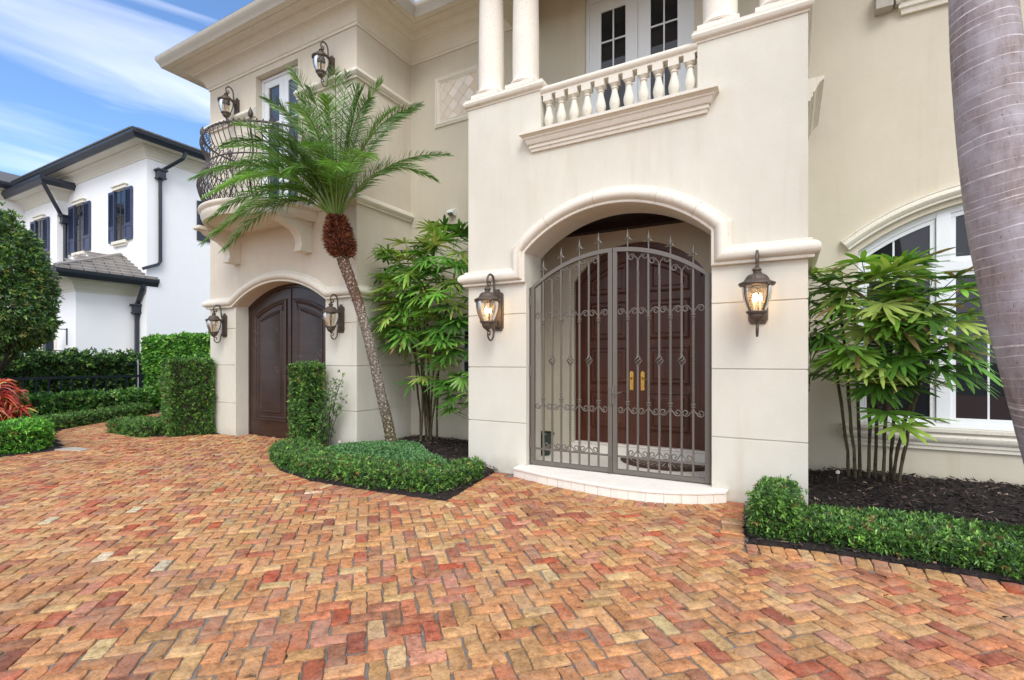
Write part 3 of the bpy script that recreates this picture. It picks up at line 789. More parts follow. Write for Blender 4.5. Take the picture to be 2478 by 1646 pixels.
# riser tiles
b = MB(); pl = so[1:-1]; L_ = [0]
b.prism(so, -.2, .0045, 'z'); b.build('riser', M['limestone'], st)
dense = []
for a_, c2 in zip(pl[:-1], pl[1:]):
    for q in range(8): dense.append((a_[0]+(c2[0]-a_[0])*q/8, a_[1]+(c2[1]-a_[1])*q/8))
b = MB(); acc = 0
for a_, c2 in zip(dense[:-1], dense[1:]):
    dd = math.hypot(c2[0]-a_[0], c2[1]-a_[1]); acc += dd
    if acc > .165:
        acc = 0; b.box(c2[0]-.0016, c2[0]+.0016, c2[1]-.0022, c2[1]+.02, -.13, .0045)
b.build('riser_joint', bpy.data.materials['joint_line'], st)
b = MB(); b.box(EX0+.3, EX1-.3, 6.581, 7.499, -.2, .0352); b.box(OX0+.001, OX1-.001, YF, 6.58, -.2, .0352); part(b, 'entry_floor', M['limestone'])

# --- decorated wall panel, small window and cable box in the recess ------------------
b = MB(); b.wallpath([(-5.70, 5.99), (-4.86, 5.99)], [(0, 0)], 7.5) if False else None
PF = [(-.003, 0), (.018, 0), (.022, .012), (.012, .02), (.028, .035), (.042, .06), (.036, .085), (.022, .10), (.03, .105), (.03, .118), (-.003, .122)]
rect = [(-5.70, 6.0), (-4.88, 6.0), (-4.88, 6.69), (-5.70, 6.69)]
n_ = 4; Ws = [(-1, 0, -1), (1, 0, -1), (1, 0, 1), (-1, 0, 1)]
order = [0, 1, 2, 3, 0]
b.sweep([(rect[i][0], 7.5, rect[i][1]) for i in order], [(0, -1, 0)]*5, [Ws[i] for i in order], PF, cap=False)
pan = part(b, 'wall_panel', M['trim'], smooth=30)
b = MB(); sz = .165
import itertools
tcols = [(222, 212, 194), (232, 224, 210), (214, 200, 178), (236, 228, 216)]
for u_ in range(-5, 6):
    for w_ in range(-5, 6):
        cx2 = -5.29+(u_-w_)*sz*.7071; cz2 = 6.345+(u_+w_)*sz*.7071; h_ = sz/2-.003
        poly = [(cx2, cz2-h_*1.414), (cx2+h_*1.414, cz2), (cx2, cz2+h_*1.414), (cx2-h_*1.414, cz2)]
        # clip against the frame rectangle
        def clip(pl, ax, v_, keep):
            out = []
            for i_ in range(len(pl)):
                p, q = pl[i_], pl[(i_+1) % len(pl)]
                ip, iq = (p[ax]-v_)*keep >= 0, (q[ax]-v_)*keep >= 0
                if ip: out.append(p)
                if ip != iq: tt = (v_-p[ax])/(q[ax]-p[ax]); out.append((p[0]+(q[0]-p[0])*tt, p[1]+(q[1]-p[1])*tt))
            return out
        for ax, v_, kp in ((0, -5.70, 1), (0, -4.88, -1), (1, 6.0, 1), (1, 6.69, -1)):
            if len(poly) > 2: poly = clip(poly, ax, v_, kp)
        if len(poly) > 2: b.prism(poly, 7.490, 7.4985, c=lin(*random.choice(tcols))[:3])
b.build('diamond_tiles', attr_mat('diamond_tile', .6, 30, .08, .2), pan, attr=True)
# little window behind the tall rhapis
b = MB(); b.box(-5.30, -4.40, 7.46, 7.499, 1.10, 1.16); b.box(-5.22, -5.15, 7.47, 7.499, 1.16, 2.1); b.box(-4.55, -4.48, 7.47, 7.499, 1.16, 2.1); b.box(-5.15, -4.55, 7.47, 7.499, 2.03, 2.1); b.box(-5.15, -4.55, 7.475, 7.499, 1.16, 1.22)
b.box(-4.86, -4.84, 7.478, 7.499, 1.22, 2.03)
w2 = part(b, 'window', M['white'], bevel=.004)
b = MB(); b.box(-5.15, -4.55, 7.485, 7.4985, 1.22, 2.03); b.build('pane', M['glass'], w2)
b = MB(); b.horiz([(-5.32, 7.5), (-4.38, 7.5)], [(-.003, .88), (.03, .88), (.03, .92), (.05, .95), (.06, 1.0), (.07, 1.05), (.09, 1.06), (.09, 1.099), (-.003, 1.099)]); b.build('window_sill', M['trim'], w2, smooth=30)

# --- left block with the garage -----------------------------------------------------
BX0, BX1, GX0, GX1 = -10.75, -6.43, -9.85, -7.20
b = MB()
b.box(BX0+.014, GX0, YF+.014, 6.5, BASE, 2.60); b.box(BX0+.014, BX0+.3, 6.5, 12, BASE, 2.6)
part(b, 'wall', M['stucco'])
b = MB(); b.box(GX1, BX1-.014, YF+.014, 6.5, BASE, 2.60); b.box(BX1-.3, BX1-.014, 6.5, 7.8, BASE, 2.6)
part(b, 'wall', M['stucco'])
b = MB(); skin_y(b, BX0, GX0, YF); skin_x(b, BX0, .014, YF+.0141, 12); part(b, 'wall_blocks', M['stucco'], bevel=.004)
b = MB(); skin_y(b, GX1, BX1, YF); skin_x(b, BX1, -.014, YF+.0141, 7.499)
part(b, 'wall_blocks', M['stucco'], bevel=.004)
GA = arc(GX0, GX1, 2.60, .40)
ULX0, ULX1 = -9.19, -7.94
b = MB()
b.prism([(BX0, 2.60), (GX0, 2.60)]+GA[1:-1]+[(GX1, 2.60), (BX1, 2.60), (BX1, 4.27), (BX0, 4.27)], YF, 6.5)
b.box(BX0, ULX0, YF, 6.5, 4.27, 7.62); b.box(ULX1, BX1, YF, 6.5, 4.27, 7.62); b.box(ULX0, ULX1, YF, 6.5, 7.10, 7.62)
b.box(BX1-.3, BX1, 6.5, 7.5, 2.6, 7.62); b.box(BX0, BX0+.3, 6.5, 12, 2.6, 7.62); b.box(BX0, 7, 12, 12.2, -.2, 7.62)
part(b, 'wall', M['stucco_mid'])
b = MB(); b.box(GX0-.01, GX1+.01, 6.505, 6.55, BASE, 3.05); part(b, 'wall', M['stucco'])
# garage arch moulding runs straight into the side bands
b = MB(); b.wallpath([(BX0, 2.58), (GX0-.06, 2.58)]+[(x, z) for x, z in arc(GX0-.02, GX1+.02, 2.60, .40)][1:-1]+[(GX1+.06, 2.58), (BX1, 2.58)], MP, YF)
b.horiz([(BX1, YF), (BX1, 7.5)], [(d, 2.58+w) for d, w in MP]); b.horiz([(BX0, 12), (BX0, YF)], [(d, 2.58+w) for d, w in MP])
for xx, s_ in ((BX0, -1), (BX1, 1)):
    m = len(MP); V = [(xx, YF-d, 2.58+w) for d, w in MP]+[(xx+s_*d, YF-d, 2.58+w) for d, w in MP]+[(xx+s_*d, YF, 2.58+w) for d, w in MP]
    f = [(i, (i+1) % m, m+(i+1) % m, m+i) for i in range(m)]+[(m+i, m+(i+1) % m, 2*m+(i+1) % m, 2*m+i) for i in range(m)]
    b.add(V, [q if s_ > 0 else q[::-1] for q in f])
part(b, 'arch_moulding', M['trim'], smooth=32)
# storey bands
BP = [(-.003, 0), (.035, 0), (.04, .02), (.035, .03), (.07, .05), (.092, .085), (.085, .12), (.06, .145), (.06, .155), (.05, .165), (.02, .185), (-.003, .19)]
b = MB(); b.horiz([(-7.60, YF), (BX1, YF), (BX1, 7.5)], [(d, 4.18+w) for d, w in BP]); b.horiz([(BX0, 12), (BX0, YF), (-9.78, YF)], [(d, 4.18+w) for d, w in BP])
b.horiz([(ULX1-.003, YF), (BX1, YF), (BX1, 7.5)], [(d, 6.32+w) for d, w in BP]); b.horiz([(BX0, 12), (BX0, YF), (ULX0+.003, YF)], [(d, 6.32+w) for d, w in BP])
part(b, 'storey_band', M['trim'], smooth=32)
# garage door
gy = 6.38
b = MB(); mA = arc(GX0+.002, GX1-.002, 2.60, .398)
b.prism([(GX0+.002, -.06)]+mA+[(GX1-.002, -.06)], gy+.03, gy+.07)
gd = part(b, 'garage_door', M['gdoor'])
gm = (GX0+GX1)/2
def gtop(x, k):
    hw = (GX1-GX0)/2; R = (hw*hw+.16)/(.8); return 3.0-R+math.sqrt((R-k)**2-(x-gm)**2)
b = MB()
for q in range(len(mA)-1):
    i2 = [(gm+(x-gm)*(1-.07/1.32), z-.075) for x, z in mA[q:q+2]]
    b.add([(mA[q][0], gy, mA[q][1]), (mA[q+1][0], gy, mA[q+1][1]), (i2[1][0], gy, i2[1][1]), (i2[0][0], gy, i2[0][1]), (i2[0][0], gy+.03, i2[0][1]), (i2[1][0], gy+.03, i2[1][1])], [(3, 2, 1, 0), (3, 4, 5, 2)])
b.box(GX0+.002, GX0+.07, gy, gy+.03, -.06, 2.60); b.box(GX1-.07, GX1-.002, gy, gy+.03, -.06, 2.60)
b.build('door_frame', M['gdoor'], gd, bevel=.004)
for s_ in (-1, 1):
    a_, c2 = (GX0+.08, gm-.004) if s_ < 0 else (gm+.004, GX1-.08)
    m = 12; topf = lambda k, i0, i1: [(i0+(i1-i0)*q/m, gtop(i0+(i1-i0)*q/m, k)) for q in range(m+1)]
    b = MB(); b.prism([(a_, -.05)]+topf(.085, a_, c2)+[(c2, -.05)], gy+.008, gy+.029); leaf = b.build('door_leaf', M['gdoor'], gd, bevel=.004)
    if s_ < 0: b = MB(); b.box(gm-.045, gm+.045, gy-.012, gy+.0075, -.045, gtop(gm, .10)); b.build('centre_stile', M['gdoor'], gd, bevel=.005)
    pa, pc = (a_+.20, c2-.14) if s_ < 0 else (a_+.14, c2-.20)
    base = [(pa, .33), (pc, .33)]+topf(.34, pa, pc)[::-1]
    def ring(poly, k):
        out = []; N = len(poly)
        for i in range(N):
            p0, p1, p2 = poly[i-1], poly[i], poly[(i+1) % N]
            def nr(a, b): dx, dz_ = b[0]-a[0], b[1]-a[1]; L = math.hypot(dx, dz_) or 1; return (-dz_/L, dx/L)
            u, w = nr(p0, p1), nr(p1, p2); kk = 1+u[0]*w[0]+u[1]*w[1]; out.append((p1[0]+(u[0]+w[0])/kk*k, p1[1]+(u[1]+w[1])/kk*k))
        return out
    lev = [(-.055, gy+.0075), (-.05, gy-.018), (-.03, gy-.024), (-.015, gy-.008), (0, gy-.006), (.015, gy-.016), (.03, gy-.01), (.045, gy+.006), (.11, gy+.006), (.12, gy-.010), (.135, gy-.012), (.15, gy+.004), (.16, gy+.006)]
    N = len(base); V = []
    for k_, yy in lev: V += [(p[0], yy, p[1]) for p in ring(base, k_)]
    b = MB(); b.add(V, [(l_*N+i, l_*N+(i+1) % N, (l_+1)*N+(i+1) % N, (l_+1)*N+i) for l_ in range(len(lev)-1) for i in range(N)]+[tuple((len(lev)-1)*N+i for i in range(N))])
    b.build('door_panel', M['gdoor'], gd, smooth=22)
# --- curved balcony --------------------------------------------------------------------
BC, BRX, BRY = -8.66, 1.20, 1.12
def ell(k, n=40, off=0): return [(BC-(BRX+off)*math.cos(PI*i/n), YF-(BRY+off)*math.sin(PI*i/n)) for i in range(n+1)]
b = MB()
b.prism(ell(0)+[], 4.05, 4.22, 'z')
slabp = [(0, 4.0), (.01, 4.0), (.02, 4.02), (.03, 4.05), (.045, 4.08), (.05, 4.12), (.045, 4.15), (.06, 4.165), (.085, 4.19), (.09, 4.215), (.085, 4.24), (.0, 4.25), (-.05, 4.25), (-.05, 4.0)]
e = ell(0); Ds = []
for i_ in range(len(e)):
    t_ = PI*i_/40; nx, ny = -math.cos(t_)/BRX, -math.sin(t_)/BRY; L_ = math.hypot(nx, ny); Ds.append((nx/L_, ny/L_, 0))
b.sweep([(x, y, 0) for x, y in e], Ds, [(0, 0, 1)]*len(e), slabp)
bc = part(b, 'balcony', M['trim'], smooth=35)
for bx in (-9.78, -7.64):       # scroll brackets, profile in Y-Z
    prof = [(YF, 3.46), (YF-.17, 3.46), (YF-.18, 3.50), (YF-.165, 3.54), (YF-.17, 3.64), (YF-.20, 3.74), (YF-.27, 3.82), (YF-.38, 3.87), (YF-.47, 3.92), (YF-.53, 3.99), (YF-.55, 4.05), (YF, 4.05)]
    prof = [(YF-(YF-y)*1.35, 3.46+(z-3.46)*1.0) for y, z in prof]
    b = MB(); b.prism(prof, bx-.09, bx+.09, 'x'); b.prism([(YF, 3.445), (YF-.255, 3.445), (YF-.255, 3.475), (YF, 3.475)], bx-.10, bx+.10, 'x')
    b.prism([(YF, 3.98), (YF-.80, 3.98), (YF-.82, 4.0), (YF-.82, 4.05), (YF, 4.05)], bx-.10, bx+.10, 'x')
    b.build('bracket', M['trim'], bc, smooth=35, bevel=.004)
# iron belly railing
def prof_off(z):
    zs = [4.25, 4.36, 4.50, 4.66, 4.80, 4.92, 5.02, 5.12, 5.24, 5.36, 5.46, 5.54, 5.60]
    os = [-.02, .05, .12, .16, .14, .08, .02, .0, .03, .09, .12, .09, .02]
    return float(np.interp(z, zs, os))
def rp(t_, z, extra=0):
    o = prof_off(z)+extra; a = PI*t_
    nx, ny = -math.cos(a)/BRX, -math.sin(a)/BRY; L_ = math.hypot(nx, ny)
    return (BC-BRX*math.cos(a)+nx/L_*(o-.06), YF-.03-(BRY-.03)*math.sin(a)+ny/L_*(o-.06), z)
b = MB()
for z_, r_ in ((4.28, .014), (5.04, .014), (5.56, .020)):
    b.tube([rp(i/48, z_) for i in range(49)], r_, 6)
railing = b.build('balcony_railing', M['iron'], bc, smooth=40)
nbar = 34
for q in range(nbar):
    t0 = (q+.5)/nbar; b = MB()
    pts = [rp(t0, 4.26+(5.60-4.26)*i/24) for i in range(25)]
    # top curl
    tp = rp(t0, 5.60); dirn = Vector(rp(t0, 5.60, .1))-Vector(tp); dirn.normalize()
    for i_ in range(1, 9):
        a = i_/8*PI*1.35; pts.append(tuple(Vector(tp)+dirn*(-.028+.028*math.cos(a))*1.0+Vector((0, 0, .035*math.sin(a)))))
    b.tube(pts, [.0085]*25+[.0085-.0004*i for i in range(1, 9)], 5)
    if q % 1 == 0:
        for sgn in (1, -1):
            b.tube([rp(min(1, max(0, t0+sgn*.045*(i/10-.5)*2)), 4.30+.60*i/10) for i in range(11)], .006, 4)
    b.build('railing_bar', M['iron'], railing, smooth=50)
for t_ in (.02, .30, .70, .98):
    b = MB(); p = rp(t_, 5.5); x, y = p[0], p[1]
    pts = [rp(t_, 4.26+(5.5-4.26)*i/16, -.03) for i in range(17)]; b.tube(pts, .017, 6)
    q = pts[-1]; b.lathe([(.012, 0), (.02, .05), (.012, .08), (.034, .11), (.042, .15), (.036, .19), (.018, .23), (.006, .26), (.002, .27)], cx=q[0], cy=q[1], cz=q[2]+.02, n=12)
    b.build('railing_post', M['iron'], railing, smooth=40)
# upper french window of the left block
b = MB(); fw = french(ULX0, ULX1, 4.27, 7.085, 6.235, -8.545, (6.18,), M['glass_blue'], nv=0, stile=.13, name='french_window')

# --- eaves ------------------------------------------------------------------------------
EP = [(-.01, 7.22), (.022, 7.22), (.026, 7.262), (.04, 7.27), (.055, 7.30), (.085, 7.37), (.135, 7.43), (.205, 7.475), (.25, 7.485), (.25, 7.505), (.30, 7.53), (.345, 7.572), (.36, 7.588), (.52, 7.588), (.52, 7.596), (.53, 7.596), (.53, 7.588), (.59, 7.588), (.595, 7.575), (.635, 7.575), (.64, 7.61), (.668, 7.66), (.70, 7.70), (.715, 7.745), (.715, 7.775), (.60, 7.79), (-.01, 8.02)]
b = MB()
b.horiz([(BX0, 12), (BX0, YF), (BX1, YF), (BX1, 7.5), (EX0+.03, 7.5)], EP)
part(b, 'eaves_cornice', M['trim'], smooth=28)
GP = [(.60, 7.580), (.64, 7.580), (.672, 7.655), (.706, 7.70), (.722, 7.742), (.722, 7.785), (.60, 7.80)]
b = MB(); b.horiz([(BX0, 12), (BX0, YF), (BX1, YF), (BX1, 7.5), (EX0+.03, 7.5)], [(d+.002, z-.004) for d, z in GP]); part(b, 'gutter', M['fascia'], smooth=28)
b = MB(); b.horiz([(EX0+.03, 7.5), (EX0+.03, 6.13), (EX1-.03, 6.13), (EX1-.03, YR), (7, YR)], [(d, z+.2) for d, z in EP]); part(b, 'eaves_cornice', M['trim'], smooth=28)
b = MB(); b.add([(-11.47, 12.5, 7.79), (-11.47, 5.39, 7.79), (-5.71, 5.39, 7.79), (-5.71, 12.5, 7.79), (-9.3, 8.2, 8.9), (-8.0, 8.2, 8.9), (-9.3, 12.5, 8.9), (-8, 12.5, 8.9)], [(0, 1, 4, 6), (1, 2, 5, 4), (2, 3, 7, 5), (4, 5, 7, 6)])
b.add([(-5.71, 6.8, 7.79), (7, 6.8, 7.99), (7, 9.5, 9.3), (-5.71, 9.5, 9.3), (-5.71, 12.5, 7.9), (7, 12.5, 7.9)], [(0, 1, 2, 3), (3, 2, 5, 4)])
part(b, 'roof', M['tile'])
# small flood light on the recess wall
fl = thing('flood_light', 'small white flood light box on the recessed wall above the tall bushy palm', 'flood light', (-5.4, 7.5, 4.2))
# ------------------------------------------------------------------ wall lanterns
t = NT('seeded_glass'); t.N.remove(t.b)
tr = t.n('ShaderNodeBsdfTransparent'); tr.inputs['Color'].default_value = (.90, .84, .76, 1)
gl = t.n('ShaderNodeBsdfGlossy'); gl.inputs['Roughness'].default_value = .12; gl.inputs['Color'].default_value = (.95, .95, .95, 1)
df = t.n('ShaderNodeBsdfTranslucent'); df.inputs['Color'].default_value = (.85, .82, .76, 1)
nb_ = t.bump(t.noise(48, 4, .6, dist=1.5), .9, .006); t.l(nb_, gl.inputs['Normal']); t.l(nb_, df.inputs['Normal'])
m1 = t.n('ShaderNodeMixShader'); mm = t.noise(26, 4, .6, dist=1.2)
t.l(t.ramp(mm, [(.35, (.03, .03, .03)), (.7, (.30, .30, .30))]), m1.inputs[0]); t.l(tr.outputs[0], m1.inputs[1]); t.l(df.outputs[0], m1.inputs[2])
m2 = t.n('ShaderNodeMixShader'); fz = t.n('ShaderNodeLayerWeight'); fz.inputs['Blend'].default_value = .35
t.l(fz.outputs['Fresnel'], m2.inputs[0]); t.l(m1.outputs[0], m2.inputs[1]); t.l(gl.outputs[0], m2.inputs[2]); t.l(m2.outputs[0], t.out.inputs['Surface'])
M['lglass'] = t.m
def emis(name, c, s):
    m = bpy.data.materials.new(name); m.use_nodes = True; b = m.node_tree.nodes['Principled BSDF']
    b.inputs['Emission Color'].default_value = c; b.inputs['Emission Strength'].default_value = s; b.inputs['Base Color'].default_value = c; return m
M['bulb_lit'] = emis('lit_bulb', (1, .66, .32, 1), 26)
M['bulb_off'] = plain('frosted_bulb', lin(236, 228, 210), .3, .02, .02)
def lantern(lit):
    r = thing('wall_lantern', '', 'wall lantern', (0, 0, 0), 'bronze wall lanterns of the cream house')
    y = -.275
    b = MB(); poly = [(-.10, -.27), (-.075, -.315), (.075, -.315), (.10, -.27), (.10, .20), (.085, .225), (.05, .24), (.03, .28), (-.03, .28), (-.05, .24), (-.085, .225), (-.10, .20)]
    b.prism(poly, -.022, 0.002, 'y'); b.prism([(x*.78, z*.88) for x, z in poly], -.038, -.022, 'y'); b.box(-.028, .028, -.075, -.03, -.27, -.18); b.box(-.028, .028, -.075, -.03, .10, .2)
    b.build('back_plate', M['bronze'], r, bevel=.006)
    top = [(-.055, .13), (-.085, .19), (-.097, .27), (-.100, .35), (-.115, .415), (-.150, .455), (-.195, .468), (-.240, .452), (-.272, .415), (-.284, .37), (-.275, .325), (-.250, .298), (-.222, .300), (-.205, .320), (-.206, .345), (-.222, .358), (-.236, .350)]
    b = MB(); b.tube([(0, p[0], p[1]) for p in top], [.018, .018, .017, .016, .016, .016, .016, .016, .016, .015, .015, .014, .013, .012, .011, .012, .016], 8)
    b.tube([(0, -.04, .03), (0, -.07, .02), (0, -.085, .05), (0, -.075, .085), (0, -.06, .09)], [.014, .012, .011, .010, .012], 7)
    b.tube([(0, -.275, .325), (0, y, .30), (0, y, .27)], [.012, .011, .014], 8)
    b.build('arm', M['bronze'], r, smooth=50)
    bot = [(-.055, -.23), (-.09, -.245), (-.103, -.29), (-.108, -.35), (-.125, -.41), (-.160, -.448), (-.200, -.458), (-.240, -.44), (-.268, -.40), (-.272, -.355), (-.250, -.325), (-.222, -.322), (-.205, -.345), (-.210, -.372), (-.228, -.380)]
    b = MB(); b.tube([(0, p[0], p[1]) for p in bot], [.017, .017, .016, .015, .014, .014, .014, .013, .013, .012, .012, .011, .010, .010, .014], 8)
    b.build('lower_scroll', M['bronze'], r, smooth=50)
    b = MB()
    b.lathe([(.012, .30), (.018, .292), (.012, .285), (.030, .275), (.045, .26), (.052, .248), (.040, .240), (.036, .215), (.050, .208), (.054, .20)], cy=y, n=20)
    b.build('finial', M['bronze'], r, smooth=40)
    b = MB(); v = []; prof = [(.054, .205), (.075, .200), (.098, .180), (.112, .155), (.128, .135), (.165, .113), (.182, .108), (.184, .094), (.172, .090), (.172, .078), (.160, .074), (.150, .080)]
    n = 48
    for i, (rr, z) in enumerate(prof):
        for k in range(n):
            a = 2*PI*k/n; q = rr*(1+(.055*math.cos(a*16) if 1 <= i <= 3 else 0)); v.append((q*math.cos(a), y+q*math.sin(a), z))
    f = [(i*n+k, i*n+(k+1) % n, (i+1)*n+(k+1) % n, (i+1)*n+k) for i in range(len(prof)-1) for k in range(n)]
    f.append(tuple(range(n))[::-1]); b.add(v, f); b.build('cap', M['bronze'], r, smooth=50)
    gp = [(.148, .082), (.150, .04), (.147, -.01), (.138, -.06), (.122, -.11), (.102, -.16), (.084, -.198)]
    b = MB(); n = 32; v = [(rr*math.cos(2*PI*k/n), y+rr*math.sin(2*PI*k/n), z) for rr, z in gp for k in range(n)]
    b.add(v, [(i*n+k, i*n+(k+1) % n, (i+1)*n+(k+1) % n, (i+1)*n+k) for i in range(len(gp)-1) for k in range(n)]); b.build('glass_shade', M['lglass'], r, smooth=60)
    b = MB()
    for k in range(4):
        a = PI/4+k*PI/2; b.tube([((rr+.006)*math.cos(a), y+(rr+.006)*math.sin(a), z) for rr, z in gp], .0085, 6)
        b.lathe([(.004, -.022), (.018, -.012), (.022, 0), (.018, .014), (.004, .02)], cx=.165*math.cos(a), cy=y+.165*math.sin(a), cz=.078, n=8)
    b.build('cage', M['bronze'], r, smooth=50)
    b = MB(); b.lathe([(.075, -.190), (.108, -.195), (.112, -.205), (.10, -.212), (.098, -.222), (.080, -.228), (.082, -.245), (.070, -.275), (.045, -.300), (.022, -.315), (.020, -.325), (.010, -.335)], cy=y, n=28)
    b.build('base_cup', M['bronze'], r, smooth=45)
    b = MB()
    for k in range(3):
        a = 2*PI*k/3+.4; cx, cy = .035*math.cos(a), y+.035*math.sin(a)
        b.lathe([(.011, -.19), (.011, -.10), (.010, -.095)], cx=cx, cy=cy, n=8)
    b.build('candle_sleeve', M['bulb_off'], r, smooth=50)
    for k in range(3):
        a = 2*PI*k/3+.4; cx, cy = .035*math.cos(a), y+.035*math.sin(a)
        b = MB(); b.lathe([(.006, -.094), (.015, -.075), (.018, -.055), (.013, -.03), (.005, -.008), (.001, 0)], cx=cx, cy=cy, n=10)
        b.build('bulb', M['bulb_lit'] if lit else M['bulb_off'], r, smooth=60)
    return r
def copy_tree(o, parent=None):
    c = o.copy(); COL.objects.link(c)
    if parent: c.parent = parent; c.matrix_parent_inverse = o.matrix_parent_inverse.copy()
    for ch in list(o.children): copy_tree(ch, c)
    return c
lit = lantern(True); off = lantern(False)
specs = [(lit, (-3.63, YF, 2.235), 1.0, 'lit bronze lantern glowing on the pier to the left of the iron entry gate'),
         (None, (-.285, YF, 2.21), .98, 'lit bronze lantern glowing on the pier to the right of the iron entry gate'),
         (off, (-10.22, YF, 2.24), .83, 'unlit bronze lantern on the pier left of the brown garage door'),
         ('o', (-6.80, YF, 2.24), .83, 'unlit bronze lantern on the pier right of the garage door beside the leaning palm'),
         ('o', (-9.80, YF, 6.60), .83, 'unlit bronze lantern high above the curved balcony, left of its white window'),
         ('o', (-7.04, YF, 6.64), .83, 'unlit bronze lantern high above the palm crown, right of the upper white window')]
trees = []
for s_, loc, k, lab in specs:
    o = s_ if (s_ is lit or s_ is off) else (copy_tree(lit) if s_ is None else copy_tree(off))
    trees.append((o, loc, k, lab))
for o, loc, k, lab in trees: o.location = loc; o.scale = (k, k, k); o['label'] = lab

# ------------------------------------------------------------------ the double gate
GY = 6.22; gate = thing('entry_gate', 'grey-bronze wrought iron double gate with scrolls, twisted bars and spear tips in the arched entry', 'gate', (-1.97, GY, .04))
gx0, gx1, gmid = -3.145, -.795, -1.97
hw = (gx1-gx0)/2; rise = .43; GR = (hw*hw+rise*rise)/(2*rise); gzc = 2.935-GR
def gt(x, k=0): return gzc+math.sqrt((GR-k)**2-(x-gmid)**2)
def scroll(b, x, z, s_, up, w=.118, h=.075, r=.0078):
    """C-scroll leaving the bar at (x,z) sideways s_ and curling in; up=+1 opens upward"""
    pts = []
    for i in range(9):
        a = i/8*PI*.5; pts.append((x+s_*(w*.30)*(1-math.cos(a)), z+up*h*.9*math.sin(a)))
    cx_, cz_ = x+s_*w, z+up*h*.9-up*.0
    # spiral
    R0 = w*.38; cx_ = x+s_*(w*.30+R0)
    sp = []
    for i in range(1, 19):
        a = PI-i/18*PI*2.5; rr = R0*(1-.68*(i/18)**1.2); sp.append((cx_+s_*rr*math.cos(a), z+up*(h*.9+ (rr*math.sin(a)))))
    p = pts+sp; n_ = len(p)
    b.tube([(q[0], GY, q[1]) for q in p], [r]*(n_-3)+[r*1.1, r*1.3, r*1.4], 5)
def twisted(b, x, z0, z1, r=.0170, pitch=.075):
    n = max(6, int((z1-z0)/.012)); pts = [(x, GY, z0+(z1-z0)*i/n) for i in range(n+1)]
    b.tube(pts, r, 4, twist=2*PI/(pitch/((z1-z0)/n))/1.0*.5)
def plainbar(b, x, z0, z1, h=.0112): b.box(x-h, x+h, GY-h, GY+h, z0, z1)
def collar(b, x, z):
    b.lathe([(.016, -.026), (.027, -.022), (.027, -.010), (.018, -.005), (.018, .005), (.030, .010), (.030, .022), (.016, .028)], cx=x, cy=GY, cz=z, n=10)
def basket(b, x, z):
    for k in range(4):
        pts = []
        for i in range(13):
            t_ = i/12; a = k*PI/2+t_*PI*1.15; rr = .009+.034*math.sin(PI*t_); pts.append((x+rr*math.cos(a), GY+rr*math.sin(a), z-.055+.11*t_))
        b.tube(pts, .0075, 5)
    b.box(x-.0145, x+.0145, GY-.0145, GY+.0145, z-.078, z-.052); b.box(x-.0145, x+.0145, GY-.0145, GY+.0145, z+.052, z+.078)
Z_UP, Z_LO, Z_R, Z_B = 2.03, .955, .27, .055
